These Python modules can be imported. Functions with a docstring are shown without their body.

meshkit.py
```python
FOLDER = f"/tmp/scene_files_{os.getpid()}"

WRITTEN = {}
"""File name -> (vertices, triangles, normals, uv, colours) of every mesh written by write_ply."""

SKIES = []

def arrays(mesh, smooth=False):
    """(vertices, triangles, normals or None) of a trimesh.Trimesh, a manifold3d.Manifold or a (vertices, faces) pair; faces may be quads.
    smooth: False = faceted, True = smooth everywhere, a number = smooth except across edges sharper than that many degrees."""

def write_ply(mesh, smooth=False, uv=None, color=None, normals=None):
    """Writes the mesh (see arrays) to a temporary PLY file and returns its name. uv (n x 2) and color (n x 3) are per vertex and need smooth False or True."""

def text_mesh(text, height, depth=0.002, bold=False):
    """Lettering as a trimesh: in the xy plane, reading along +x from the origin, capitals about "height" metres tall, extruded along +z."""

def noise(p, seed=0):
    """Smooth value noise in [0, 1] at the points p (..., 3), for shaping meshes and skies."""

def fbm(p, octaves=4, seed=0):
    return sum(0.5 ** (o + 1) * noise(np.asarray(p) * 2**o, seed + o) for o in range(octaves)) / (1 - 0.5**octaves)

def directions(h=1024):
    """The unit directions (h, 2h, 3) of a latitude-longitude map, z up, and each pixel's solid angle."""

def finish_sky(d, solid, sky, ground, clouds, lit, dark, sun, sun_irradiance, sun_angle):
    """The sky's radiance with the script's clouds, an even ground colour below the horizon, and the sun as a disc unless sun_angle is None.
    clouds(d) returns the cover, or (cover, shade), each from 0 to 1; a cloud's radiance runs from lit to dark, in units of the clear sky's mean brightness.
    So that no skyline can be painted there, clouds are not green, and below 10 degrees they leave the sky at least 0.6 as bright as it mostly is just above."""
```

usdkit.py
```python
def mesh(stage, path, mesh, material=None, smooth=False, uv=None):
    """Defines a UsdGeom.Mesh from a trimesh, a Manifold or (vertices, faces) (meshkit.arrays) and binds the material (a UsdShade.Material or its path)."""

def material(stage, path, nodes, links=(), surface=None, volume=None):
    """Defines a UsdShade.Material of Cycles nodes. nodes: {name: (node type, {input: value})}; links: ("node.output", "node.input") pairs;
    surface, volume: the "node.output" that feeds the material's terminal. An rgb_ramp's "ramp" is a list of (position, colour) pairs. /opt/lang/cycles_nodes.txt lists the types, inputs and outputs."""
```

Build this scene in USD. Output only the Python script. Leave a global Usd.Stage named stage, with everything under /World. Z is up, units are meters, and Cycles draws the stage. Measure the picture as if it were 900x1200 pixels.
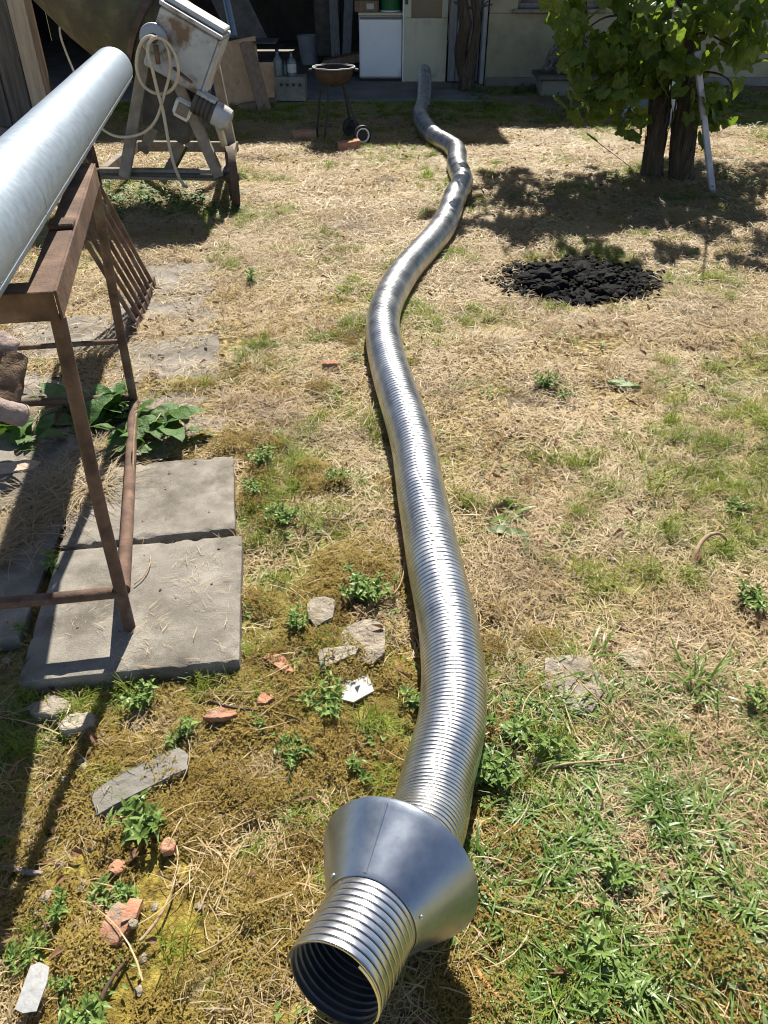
import math, random
import numpy as np, trimesh, usdkit, meshkit
from pxr import Usd, UsdGeom, UsdLux, UsdShade, Gf, Sdf, Vt

stage = Usd.Stage.CreateInMemory()
UsdGeom.SetStageUpAxis(stage, 'Z'); UsdGeom.SetStageMetersPerUnit(stage, 1.0)
UsdGeom.Xform.Define(stage, '/World')
UsdGeom.Scope.Define(stage, '/World/Looks')
rng = np.random.default_rng(7)

# ------------------------------------------------------------------ camera, sky, sun
EYE, PITCH = np.array([0, 0, 1.6]), math.radians(37.0)
cam = UsdGeom.Camera.Define(stage, '/World/camera')
cam.AddTranslateOp().Set(Gf.Vec3d(*EYE)); cam.AddRotateXYZOp().Set(Gf.Vec3f(90 - 37.0, 0, 0))
cam.CreateHorizontalApertureAttr(36.0); cam.CreateVerticalApertureAttr(48.0); cam.CreateFocalLengthAttr(36.0)
cam.CreateClippingRangeAttr(Gf.Vec2f(0.05, 500))
cam.CreateExposureAttr(1.25)
SUN_EL, SUN_AZ = math.radians(49.0), math.radians(6.0)
SUN_I, SKY_I = 1.25, 0.05
sun = UsdLux.DistantLight.Define(stage, '/World/sun')
sun.CreateIntensityAttr(SUN_I); sun.CreateAngleAttr(0.5); sun.CreateNormalizeAttr(True)
sun.CreateColorAttr(Gf.Vec3f(1.0, 0.94, 0.82))
sun.AddRotateXYZOp().Set(Gf.Vec3f(90 - 49.0, 0, 180 - 6.0))
sky = UsdLux.DomeLight.Define(stage, '/World/sky')
skym = usdkit.material(stage, '/World/Looks/sky_look', {
    't': ('sky_texture', {'sky_type': 'single_scattering', 'sun_disc': False, 'sun_elevation': SUN_EL, 'sun_rotation': SUN_AZ}),
    'b': ('background_shader', {'strength': SKY_I})}, [('t.color', 'b.color')], surface='b.background')
UsdShade.MaterialBindingAPI.Apply(sky.GetPrim()).Bind(skym)
sky.GetPrim().SetCustomDataByKey('kind', 'structure')

# ------------------------------------------------------------------ picture point -> place on the ground
FW = np.array([0, math.cos(PITCH), -math.sin(PITCH)]); DN = np.array([0, -math.sin(PITCH), -math.cos(PITCH)]); RT = np.array([1., 0, 0])
def ray(x, y): return FW + RT * (x - 450) / 900. + DN * (y - 600) / 900.
def atz(x, y, z=0.0):
    d = ray(x, y); return EYE + d * (z - EYE[2]) / d[2]
def atD(x, y, D):
    d = ray(x, y); return EYE + d * D / d[1]
V = lambda *a: np.array(a, float)
def sstep(a, b, x):
    t = np.clip((np.asarray(x, float) - a) / (b - a), 0, 1); return t * t * (3 - 2 * t)
def P3(x, y, s, z=0.): 
    x, y = np.broadcast_arrays(np.asarray(x, float), np.asarray(y, float)); return np.stack([x * s, y * s, np.full_like(x, z)], -1)

PATH_DIR = V(-.18, .984, 0)
SLABS = []                                          # centre, half sizes, rotation; filled below, used to keep grass off
def slab_mask(x, y, grow=0.0):
    m = np.zeros(np.shape(x), bool)
    for (c, hx, hy, a) in SLABS:
        dx, dy = x - c[0], y - c[1]; u = dx * math.cos(a) + dy * math.sin(a); v = -dx * math.sin(a) + dy * math.cos(a)
        m |= (np.abs(u) < hx + grow) & (np.abs(v) < hy + grow)
    return m
for k, (cx, cy, hx, hy, a) in enumerate([(-.705, 1.63, .285, .268, .135), (-.795, 2.145, .275, .225, .17), (-.90, 2.70, .26, .26, .19), (-1.02, 3.25, .26, .26, .2),
                                         (-1.13, 3.80, .27, .26, .2), (-1.25, 4.32, .26, .24, .19), (-1.31, 1.75, .27, .285, .10), (-1.39, 2.35, .27, .27, .13), (-1.52, 2.95, .27, .27, .18), (-1.62, 3.52, .26, .26, .19)]):
    SLABS.append((V(cx, cy), hx, hy, a))
CHAR = V(1.12, 4.30)
def G(x, y):
    """height of the ground"""
    x, y = np.asarray(x, float), np.asarray(y, float)
    h = .045 * (meshkit.fbm(P3(x, y, 1.3), 3, 3) - .5) + .040 * (meshkit.fbm(P3(x, y, 7.), 3, 5) - .5) + .016 * (meshkit.fbm(P3(x, y, 21.), 2, 8) - .5)
    lawn = (1 - sstep(9.3, 9.9, y)) * sstep(-40, -3, y)
    h = h * (.15 + .85 * lawn) + .052 * sstep(8.9, 9.95, y) * sstep(-40, -6, y)
    return h * np.where(slab_mask(x, y, .02) & (y < 2.46), .2, 1.) + np.where(slab_mask(x, y, .12) & (y >= 2.46), .012 + .05 * (meshkit.fbm(P3(x, y, 5.), 3, 19) - .5), 0)
def gz(x, y): return float(G(np.array([x]), np.array([y]))[0])
def at(px, py, dz=0.0):
    p = atz(px, py)
    for _ in range(3): p = atz(px, py, gz(p[0], p[1]))
    return p + V(0, 0, dz)

# zones of the lawn, 0..1
def moss_zone(x, y):
    n = meshkit.fbm(P3(x, y, 3.2), 4, 21)
    near = 1 - sstep(.9, 2.4, y + 1.6 * np.maximum(x - .12, 0)); far = .55 * (1 - sstep(2.6, 4.5, y)) * (1 - sstep(-.1, .35, x))
    return sstep(.50, .60, n + .10 * near + .06 * far) * np.clip(near + far, 0, 1)
def green_zone(x, y):
    n = meshkit.fbm(P3(x, y, 2.1), 4, 33)
    corner = sstep(.22, .45, x) * (1 - sstep(1.1, 1.6, y)) * sstep(-.3, .6, y)
    mid = sstep(.2, .6, x) * sstep(1.4, 1.8, y) * (1 - sstep(2.6, 3.4, y)) * .10
    left = .08 * np.exp(-((x + .35) ** 2 / .1 + (y - 2.1) ** 2 / .3))
    back = .16 * sstep(8.7, 9.2, y) + .16 * np.exp(-((x + 1.4) ** 2 / .8 + (y - 5.9) ** 2 / 1.2)) + .05 * (1 - sstep(-1.2, .0, x)) * sstep(4., 5., y)
    return sstep(.53, .63, n + .13 * corner + mid + left + back)
def bare_zone(x, y):
    n = meshkit.fbm(P3(x, y, 2.6), 4, 47)
    rub = (1 - sstep(-.72, -.5, x)) * (1 - sstep(1.2, 1.5, y))
    return np.clip(sstep(.58, .70, n + .2 * rub) + sstep(9.2, 9.8, y) * .8, 0, 1)

# ------------------------------------------------------------------ writing helpers
used = {}
def numbered(parent, name):
    k = used.get((parent, name), -1) + 1; used[(parent, name)] = k
    return name if k == 0 else f'{name}_{k:03d}'
LOC = {}
def thing(name, label, cat, loc=(0, 0, 0), group=None, kind=None, rotz=0, scale=None):
    path = '/World/' + numbered('/World', name)
    x = UsdGeom.Xform.Define(stage, path); x.AddTranslateOp().Set(Gf.Vec3d(*map(float, loc)))
    if rotz: x.AddRotateZOp().Set(float(rotz))
    if scale is not None: x.AddScaleOp().Set(Gf.Vec3f(scale, scale, scale))
    LOC[path] = np.array(loc, float); tag(x.GetPrim(), label, cat, group, kind)
    return path
def tag(p, label=None, cat=None, group=None, kind=None):
    for k, v in (('label', label), ('category', cat), ('group', group), ('kind', kind)):
        if v: p.SetCustomDataByKey(k, v)
def obj(parent, name, mesh, mat, smooth=False, label=None, local=False):
    """one mesh prim under parent; vertices are given in the world unless local"""
    v, f, n = meshkit.arrays(mesh, smooth)
    base = '/' .join(parent.split('/')[:3])
    if not local: v = v - LOC.get(base, np.zeros(3))
    path = parent + '/' + numbered(parent, name)
    m = UsdGeom.Mesh.Define(stage, path)
    m.CreatePointsAttr(Vt.Vec3fArray.FromNumpy(v.astype(np.float32)))
    m.CreateFaceVertexCountsAttr(Vt.IntArray.FromNumpy(np.full(len(f), 3, np.int32)))
    m.CreateFaceVertexIndicesAttr(Vt.IntArray.FromNumpy(f.astype(np.int32).ravel()))
    m.CreateSubdivisionSchemeAttr('none')
    if n is not None:
        m.CreateNormalsAttr(Vt.Vec3fArray.FromNumpy(n.astype(np.float32))); m.SetNormalsInterpolation('vertex')
    UsdShade.MaterialBindingAPI.Apply(m.GetPrim()).Bind(M[mat] if isinstance(mat, str) else mat)
    if label: m.GetPrim().SetCustomDataByKey('label', label)
    return path
def single(name, label, cat, mesh, mat, smooth=False, group=None, kind=None):
    p = obj('/World', name, mesh, mat, smooth); tag(stage.GetPrimAtPath(p), label, cat, group, kind); return p
def copy(src, label, loc, rotz=0., scale=1., group=None):
    was = stage.GetPrimAtPath(src); name = src.split('/')[-1]
    path = '/World/' + numbered('/World', name)
    x = UsdGeom.Xform.Define(stage, path)
    p = x.GetPrim(); p.GetReferences().AddInternalReference(src)
    x.ClearXformOpOrder()
    x.AddTranslateOp().Set(Gf.Vec3d(*map(float, loc))); x.AddRotateZOp().Set(float(rotz)); x.AddScaleOp().Set(Gf.Vec3f(scale, scale, scale))
    tag(p, label, was.GetCustomDataByKey('category'), group or was.GetCustomDataByKey('group')); p.SetInstanceable(True)
    return path
def scatter(name, label, cat, protos, mat, pts, rotz, scale, idx=None, tilt=None):
    """ground cover nobody could count: one PointInstancer"""
    path = '/World/' + numbered('/World', name)
    pi = UsdGeom.PointInstancer.Define(stage, path)
    rel = pi.CreatePrototypesRel()
    for k, (v, f) in enumerate(protos):
        used.setdefault((path, 'tuft'), -1)
        rel.AddTarget(obj(path, 'tuft', (v, f), mat, local=True))
    n = len(pts); idx = rng.integers(0, len(protos), n) if idx is None else idx
    pi.CreateProtoIndicesAttr(Vt.IntArray.FromNumpy(np.asarray(idx, np.int32)))
    pi.CreatePositionsAttr(Vt.Vec3fArray.FromNumpy(np.asarray(pts, np.float32)))
    q = [Gf.Quath(float(math.cos(a / 2)), 0, 0, float(math.sin(a / 2))) for a in rotz]
    pi.CreateOrientationsAttr(Vt.QuathArray(q))
    s = np.repeat(np.asarray(scale, np.float32)[:, None], 3, 1) if np.ndim(scale) == 1 else np.asarray(scale, np.float32)
    pi.CreateScalesAttr(Vt.Vec3fArray.FromNumpy(s.astype(np.float32)))
    tag(pi.GetPrim(), label, cat, None, 'stuff'); return path

# ------------------------------------------------------------------ shapes
def cat_(ms):
    vs, fs, n = [], [], 0
    for m in ms:
        v, f, _ = meshkit.arrays(m); vs.append(v); fs.append(f + n); n += len(v)
    return np.vstack(vs), np.vstack(fs)
def frames(p):
    p = np.asarray(p, float); t = np.gradient(p, axis=0); t /= np.linalg.norm(t, axis=1, keepdims=True)
    a = np.cross(t[0], V(0, 0, 1) if abs(t[0][2]) < .9 else V(1, 0, 0)); a /= np.linalg.norm(a)
    A = []
    for k in range(len(p)):
        a = a - t[k] * (a @ t[k]); a /= np.linalg.norm(a); A.append(a)
    A = np.array(A); return t, A, np.cross(t, A)
def loft(rings, closed_u=True, caps=True):
    """rings: (n, m, 3)"""
    r = np.asarray(rings, float); n, m = r.shape[:2]; v = r.reshape(-1, 3)
    i, j = np.meshgrid(np.arange(n - 1), np.arange(m if closed_u else m - 1), indexing='ij')
    a, b, c, d = i * m + j, i * m + (j + 1) % m, (i + 1) * m + (j + 1) % m, (i + 1) * m + j
    f = np.vstack([np.stack([a, c, b], -1).reshape(-1, 3), np.stack([a, d, c], -1).reshape(-1, 3)])
    if caps:
        k = len(v); v = np.vstack([v, r[0].mean(0), r[-1].mean(0)]); j = np.arange(m); e = (n - 1) * m
        f = np.vstack([f, np.stack([np.full(m, k), j, (j + 1) % m], -1), np.stack([np.full(m, k + 1), e + (j + 1) % m, e + j], -1)])
    return v, f
def spline(p, n):
    from scipy.interpolate import CubicSpline, PchipInterpolator
    p = np.asarray(p, float); d = np.r_[0, np.cumsum(np.linalg.norm(np.diff(p, axis=0), axis=1))]
    return CubicSpline(d, p)(np.linspace(0, d[-1], n))
def tube(p, r, sides=12, caps=True):
    p = np.asarray(p, float); t, a, b = frames(p); ang = np.arange(sides) * 2 * np.pi / sides; r = np.broadcast_to(r, (len(p),))
    return loft(p[:, None] + r[:, None, None] * (np.cos(ang)[None, :, None] * a[:, None] + np.sin(ang)[None, :, None] * b[:, None]), True, caps)
def rod(p0, p1, r, sides=12, n=2, wob=0.0, seed=0):
    t = np.linspace(0, 1, n)[:, None]; p = np.asarray(p0) * (1 - t) + np.asarray(p1) * t
    if wob: p = p + wob * (meshkit.noise(np.c_[t * 4 + seed, t * 0 + 1.7 * seed, t * 0], seed)[:, None] - .5) * V(1, .3, .6)
    return tube(p, r, sides)
def beam(p0, p1, w, h, up=(0, 0, 1), ch=.004):
    """bar of section w x h (h along up) with chamfered edges"""
    p0, p1 = np.asarray(p0, float), np.asarray(p1, float); t = (p1 - p0) / np.linalg.norm(p1 - p0)
    a = np.cross(t, up); a /= np.linalg.norm(a); b = np.cross(a, t)
    x, y = w / 2, h / 2; c = min(ch, x * .6, y * .6)
    s = [(x - c, -y), (x, -y + c), (x, y - c), (x - c, y), (-x + c, y), (-x, y - c), (-x, -y + c), (-x + c, -y)]
    ring = lambda p, k: np.array([p + u * k[0] * a + v * k[1] * b for u, v in s])
    L = np.linalg.norm(p1 - p0); e = min(c, L * .2); kx, ky = (x - c) / x, (y - c) / y
    return loft([ring(p0, (kx, ky)), ring(p0 + t * e, (1, 1)), ring(p1 - t * e, (1, 1)), ring(p1, (kx, ky))])
def lbox(o, u, v, w, ch=.006):
    """box from its corner o along three edge vectors"""
    o, u, v, w = (np.asarray(k, float) for k in (o, u, v, w)); c = o + v / 2 + w / 2
    a = v / np.linalg.norm(v); b = w / np.linalg.norm(w); lv, lw = np.linalg.norm(v), np.linalg.norm(w)
    x, y = lv / 2, lw / 2; cc = min(ch, x * .5, y * .5)
    s = [(x - cc, -y), (x, -y + cc), (x, y - cc), (x - cc, y), (-x + cc, y), (-x, y - cc), (-x, -y + cc), (-x + cc, -y)]
    t = u / np.linalg.norm(u); L = np.linalg.norm(u); e = min(cc, L * .3); kx, ky = (x - cc) / x, (y - cc) / y
    ring = lambda p, k: np.array([p + q * k[0] * a + r * k[1] * b for q, r in s])
    m = loft([ring(c, (kx, ky)), ring(c + t * e, (1, 1)), ring(c + u - t * e, (1, 1)), ring(c + u, (kx, ky))])
    return fix(m)
def fix(m):
    v, f, _ = meshkit.arrays(m); t = trimesh.Trimesh(v, f, process=False)
    if t.volume < 0: f = f[:, ::-1]
    return v, f
def lathe(prof, c, axis=(0, 0, 1), sides=32, ref=(1, 0, 0)):
    """prof: (radius, distance along axis)"""
    c, ax = np.asarray(c, float), np.asarray(axis, float) / np.linalg.norm(axis)
    a = np.cross(ax, ref); a = np.cross(ax, V(0, 1, 0)) if np.linalg.norm(a) < .1 else a; a /= np.linalg.norm(a); b = np.cross(ax, a)
    ang = np.arange(sides) * 2 * np.pi / sides
    r = np.array([c + ax * h + R * (np.cos(ang)[:, None] * a + np.sin(ang)[:, None] * b) for R, h in prof])
    return fix(loft(r, True, False))
def rough(m, amp, freq, seed=0):
    v, f, _ = meshkit.arrays(m); t = trimesh.Trimesh(v, f, process=False); n = t.vertex_normals
    return v + n * (amp * 2 * (meshkit.fbm(v * freq, 3, seed) - .5))[:, None], f
def grid_box(lx, ly, lz, cell, amp, freq, seed, ch=.01):
    """a block with worn edges and an uneven surface, resting on z = 0"""
    b = trimesh.creation.box((lx, ly, lz)).subdivide_to_size(cell); v = np.array(b.vertices); f = np.array(b.faces)
    h = V(lx, ly, lz) / 2; q = np.clip(v, -(h - ch), h - ch); d = v - q; l = np.linalg.norm(d, axis=1, keepdims=True)
    v = q + np.where(l > 0, d / np.maximum(l, 1e-9), 0) * ch * (l > 0)
    v = v + (meshkit.fbm((v + 3) * freq, 3, seed) - .5)[:, None] * 2 * amp * np.sign(v) * (np.abs(v) > h - 1.001 * ch)
    v[:, 2] += lz / 2
    return v, f
def shard(poly, th, seed, amp=.004, tilt=(0, 0)):
    """flat broken piece: outline (n, 2) about the origin, resting on z = 0, uneven top"""
    from shapely.geometry import Polygon
    m = trimesh.creation.extrude_polygon(Polygon(poly), th, engine='earcut').subdivide_to_size(max(np.ptp(np.array(poly), axis=0)) / 9)
    v, f = np.array(m.vertices), np.array(m.faces); r = np.linalg.norm(v[:, :2], axis=1)
    top = v[:, 2] > th * .5
    n = meshkit.fbm(np.c_[v[:, :2] * 60, v[:, 2] * 60] + seed * 7, 3, seed)
    v[:, 2] += top * amp * 2 * (n - .5) - top * th * .25 * sstep(.6, 1.0, r / r.max())
    v[:, :2] *= (1 + .10 * (n - .5))[:, None]
    v[:, 2] += v[:, 0] * tilt[0] + v[:, 1] * tilt[1]
    return v, f
def rotz(m, deg, loc=(0, 0, 0)):
    v, f, _ = meshkit.arrays(m); a = math.radians(deg); R = np.array([[math.cos(a), -math.sin(a), 0], [math.sin(a), math.cos(a), 0], [0, 0, 1]])
    return v @ R.T + np.asarray(loc, float), f
def blades(n, R, L, W, up, seed, seg=3, curl=.5, z0=.0, upright=False, sink=0.):
    """n ribbons. L, W, up: (min, max); up is the rise of the tip per length"""
    r = np.random.default_rng(seed); rad = R * np.sqrt(r.random(n)); ph = r.random(n) * 2 * np.pi
    base = np.c_[rad * np.cos(ph), rad * np.sin(ph), z0 + r.random(n) * .01 - sink]
    L_, W_, U = (r.uniform(*k, n) for k in (L, W, up)); az = r.random(n) * 2 * np.pi; cv = r.normal(0, curl, n)
    v, f = [], []
    pos = base.copy(); rings = []
    for s in range(seg + 1):
        t = s / seg; w = W_ * (1 - .75 * t ** 1.5) * .5
        ang = az + cv * t; side = np.c_[-np.sin(ang), np.cos(ang), r.normal(0, .25, n)]
        rings.append((pos - side * w[:, None], pos + side * w[:, None]))
        rise = np.clip(U * (1.25 - .9 * t if upright else 1 - 1.3 * t), -1, .98); hor = np.sqrt(np.maximum(1 - rise ** 2, .01))
        pos = pos + (L_ / seg)[:, None] * np.c_[np.cos(ang) * hor, np.sin(ang) * hor, rise]
    allv = np.stack([np.stack(k, 1) for k in rings], 1).reshape(n, -1, 3)   # n, (seg+1)*2
    k = allv.shape[1]; loc = []
    for s in range(seg): loc += [(2 * s, 2 * s + 1, 2 * s + 3), (2 * s, 2 * s + 3, 2 * s + 2)]
    f = (np.arange(n)[:, None, None] * k + np.array(loc)[None]).reshape(-1, 3)
    return allv.reshape(-1, 3), f
def leaf(L, W, fold=.25, droop=.3, seg=5, shape='lance', wave=0., seed=0):
    """leaf along +x from the origin, folded about its midrib"""
    t = np.linspace(0, 1, seg + 1)
    w = {'lance': np.sin(np.pi * t ** .75) * (1 - .15 * t), 'ovate': np.sin(np.pi * t ** .62) ** .85, 'burdock': np.sin(np.pi * np.clip(t * .96 + .04, 0, 1) ** .62) ** .6}[shape] * W / 2
    w[0] = W * .04; w[-1] = 0.0008
    x, z = L * t, -droop * L * t ** 2 + .12 * L * t
    rr = np.random.default_rng(seed); wv = wave * np.sin(t * 13 + rr.random() * 6) * W
    l = np.c_[x, w, z + fold * w + wv]; m = np.c_[x, 0 * x, z]; r = np.c_[x, -w, z + fold * w - wv * .7]
    rings = np.stack([l, m, r], 1)
    return loft(rings, False, False)
def place(m, az, el, loc, roll=0.):
    v, f, _ = meshkit.arrays(m); ca, sa, ce, se, cr, sr = math.cos(az), math.sin(az), math.cos(el), math.sin(el), math.cos(roll), math.sin(roll)
    v = v @ np.array([[1, 0, 0], [0, cr, -sr], [0, sr, cr]]).T
    v = v @ np.array([[ce, 0, -se], [0, 1, 0], [se, 0, ce]]).T
    v = v @ np.array([[ca, -sa, 0], [sa, ca, 0], [0, 0, 1]]).T
    return v + np.asarray(loc, float), f
def lump(r, seed, amp=.35, sub=1, sq=(1, 1, 1)):
    m = trimesh.creation.icosphere(sub, 1.0); v = np.array(m.vertices)
    v = v * (1 + amp * 2 * (meshkit.noise(v * 1.6 + seed * 3.1, seed) - .5))[:, None]
    return v * r * np.array(sq), np.array(m.faces)

# ------------------------------------------------------------------ materials
M = {}
def mat(name, ramp, scale=8., rough_=.7, bump=.0, bscale=60., metallic=0., stretch=(1, 1, 1), detail=6., spec=.3, space='object', aniso=None, ramp_rough=None, dist=.004, spots=None, transl=None, island=0., coat=0., tint=(1.15, 1.25, .55), speck=0.):
    """colour from a noise through a ramp; fine relief from a second noise"""
    nodes = {'c': ('texture_coordinate', {}) if space == 'object' else ('geometry', {}),
             'm': ('mapping', {'scale': stretch}), 'n': ('noise_texture', {'scale': scale, 'detail': detail, 'roughness': .6}),
             'r': ('rgb_ramp', {'ramp': ramp}), 'p': ('principled_bsdf', {'metallic': metallic, 'roughness': rough_, 'specular_ior_level': spec, 'coat_weight': coat})}
    links = [('c.object' if space == 'object' else 'c.position', 'm.vector'), ('m.vector', 'n.vector'), ('n.fac', 'r.fac')]
    col = 'r.color'
    if spots:                                   # (colour, scale, from, to): blotches of dirt, rust, lichen
        sc, s_col, a, b = spots
        nodes.update({'sn': ('noise_texture', {'scale': sc, 'detail': 8., 'roughness': .65}), 'sr': ('map_range', {'from_min': a, 'from_max': b, 'clamp': True}), 'sm': ('mix', {'color2': s_col})})
        links += [('c.object' if space == 'object' else 'c.position', 'sn.vector'), ('sn.fac', 'sr.value'), ('sr.result', 'sm.fac'), (col, 'sm.color1')]; col = 'sm.color'
    if speck:
        nodes.update({'kn': ('noise_texture', {'scale': 420., 'detail': 3., 'roughness': .8}), 'km': ('map_range', {'from_min': .3, 'from_max': .7, 'to_min': 1 - speck, 'to_max': 1 + speck}), 'kh': ('hsv', {})})
        links += [('c.object' if space == 'object' else 'c.position', 'kn.vector'), ('kn.fac', 'km.value'), ('km.result', 'kh.value'), (col, 'kh.color')]; col = 'kh.color'
    if island:
        nodes.update({'g': ('geometry', {}), 'iv': ('map_range', {'to_min': 1 - island, 'to_max': 1 + island}), 'h': ('hsv', {}), 'ih': ('map_range', {'to_min': .5 - island * .06, 'to_max': .5 + island * .05})})
        links += [('g.random_per_island', 'iv.value'), ('iv.result', 'h.value'), ('g.random_per_island', 'ih.value'), ('ih.result', 'h.hue'), (col, 'h.color')]; col = 'h.color'
    links.append((col, 'p.base_color'))
    if ramp_rough:
        nodes['rr'] = ('map_range', {'to_min': ramp_rough[0], 'to_max': ramp_rough[1], 'from_min': .3, 'from_max': .7}); links += [('n.fac', 'rr.value'), ('rr.result', 'p.roughness')]
    if bump:
        nodes.update({'bn': ('noise_texture', {'scale': bscale, 'detail': 5., 'roughness': .65}), 'b': ('bump', {'strength': bump, 'distance': dist})})
        links += [('m.vector', 'bn.vector'), ('bn.fac', 'b.height'), ('b.normal', 'p.normal')]
    out = 'p.BSDF'
    if transl:
        nodes.update({'t': ('translucent_bsdf', {}), 'tm': ('mix_color', {'blend_type': 'multiply', 'fac': 1.0, 'b': tint}), 'x': ('mix_closure', {'fac': transl})})
        links += [(col, 'tm.a'), ('tm.result', 't.color'), ('p.BSDF', 'x.closure1'), ('t.BSDF', 'x.closure2')]; out = 'x.closure'
    M[name] = usdkit.material(stage, '/World/Looks/' + name, nodes, links, surface=out)

mat('straw', [(.25, (.47, .37, .15)), (.5, (.77, .645, .30)), (.75, (.87, .785, .48))], 1.6, .5, island=.45, space='world', transl=.3, tint=(1., .97, .74), spec=.5)
mat('straw_grey', [(.3, (.37, .31, .165)), (.6, (.63, .54, .295)), (.8, (.77, .70, .46))], 1.6, .6, island=.42, space='world', transl=.3, tint=(1., .97, .76), spec=.5)
mat('short_grass', [(.3, (.17, .29, .04)), (.5, (.27, .40, .06)), (.72, (.48, .52, .14))], 2.2, .5, island=.35, space='world', transl=.42)
mat('moss', [(.3, (.27, .215, .042)), (.5, (.48, .415, .088)), (.72, (.64, .60, .17))], 5., .85, island=.5, space='world', transl=.28, tint=(1.05, 1.05, .55))
mat('crab_grass', [(.3, (.075, .185, .03)), (.5, (.145, .295, .055)), (.75, (.27, .42, .12))], 7., .36, island=.35, space='world', transl=.35)
mat('weed_leaf', [(.3, (.11, .22, .045)), (.48, (.18, .32, .08)), (.62, (.26, .41, .12)), (.78, (.42, .46, .14))], 14., .4, island=.3, space='world', transl=.33, tint=(1.1, 1.15, .65))
mat('pale_leaf', [(.3, (.15, .23, .09)), (.6, (.23, .32, .15)), (.8, (.34, .42, .23))], 20., .5, island=.2, space='world', transl=.3)
mat('burdock_leaf', [(.3, (.045, .11, .025)), (.5, (.075, .165, .04)), (.75, (.12, .22, .06))], 18., .36, bump=.8, bscale=40., space='world', transl=.25, dist=.014, island=.15)
mat('vine_leaf', [(.3, (.11, .23, .045)), (.5, (.17, .31, .065)), (.75, (.28, .41, .11))], 3., .42, island=.45, space='world', transl=.48)
mat('dead_leaf', [(.3, (.16, .09, .045)), (.6, (.30, .19, .10)), (.8, (.42, .30, .18))], 6., .8, island=.3, space='world', transl=.2, tint=(1., .9, .7))
mat('weed_stem', [(.3, (.12, .17, .05)), (.7, (.22, .25, .08))], 20., .6)
mat('bark', [(.3, (.035, .026, .006)), (.55, (.085, .062, .047)), (.75, (.15, .115, .09))], 14., .95, bump=1., bscale=24., stretch=(3, 3, .35), dist=.03)
mat('dry_twig', [(.3, (.16, .10, .055)), (.7, (.42, .31, .19))], 30., .8, bump=.5, bscale=80.)
mat('orange_twig', [(.3, (.36, .15, .05)), (.7, (.52, .26, .10))], 30., .7)
mat('concrete', [(.25, (.115, .103, .09)), (.40, (.155, .14, .122)), (.55, (.205, .186, .16)), (.75, (.28, .257, .225))], 9., .92, bump=.9, bscale=230., detail=14., spots=(5.2, (.10, .088, .07), .48, .64), space='world', dist=.003, speck=.5)
mat('concrete_dark', [(.3, (.13, .12, .105)), (.7, (.24, .225, .2))], 7., .95, bump=.8, bscale=120., spots=(9., (.10, .10, .05), .55, .68), space='world')
mat('stone_pale', [(.3, (.26, .22, .17)), (.6, (.38, .335, .27)), (.8, (.52, .47, .39))], 22., .95, bump=1., bscale=60., dist=.012, spots=(9., (.20, .16, .09), .52, .66))
mat('stone_grey', [(.3, (.17, .14, .11)), (.6, (.30, .26, .21)), (.8, (.42, .37, .30))], 26., .95, bump=1., bscale=70., dist=.012, spots=(9., (.16, .12, .06), .52, .66))
mat('brick_red', [(.3, (.26, .115, .07)), (.6, (.40, .20, .125)), (.8, (.48, .28, .19))], 22., .95, bump=1., bscale=70., spots=(18., (.26, .205, .15), .50, .66), dist=.008)
mat('dull_paper', [(.3, (.27, .275, .28)), (.7, (.36, .36, .36))], 30., .85, bump=.5, bscale=60., spots=(35., (.22, .19, .14), .58, .72))
mat('paper', [(.3, (.36, .36, .345)), (.7, (.45, .45, .435))], 20., .8, bump=.3, bscale=40.)
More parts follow.
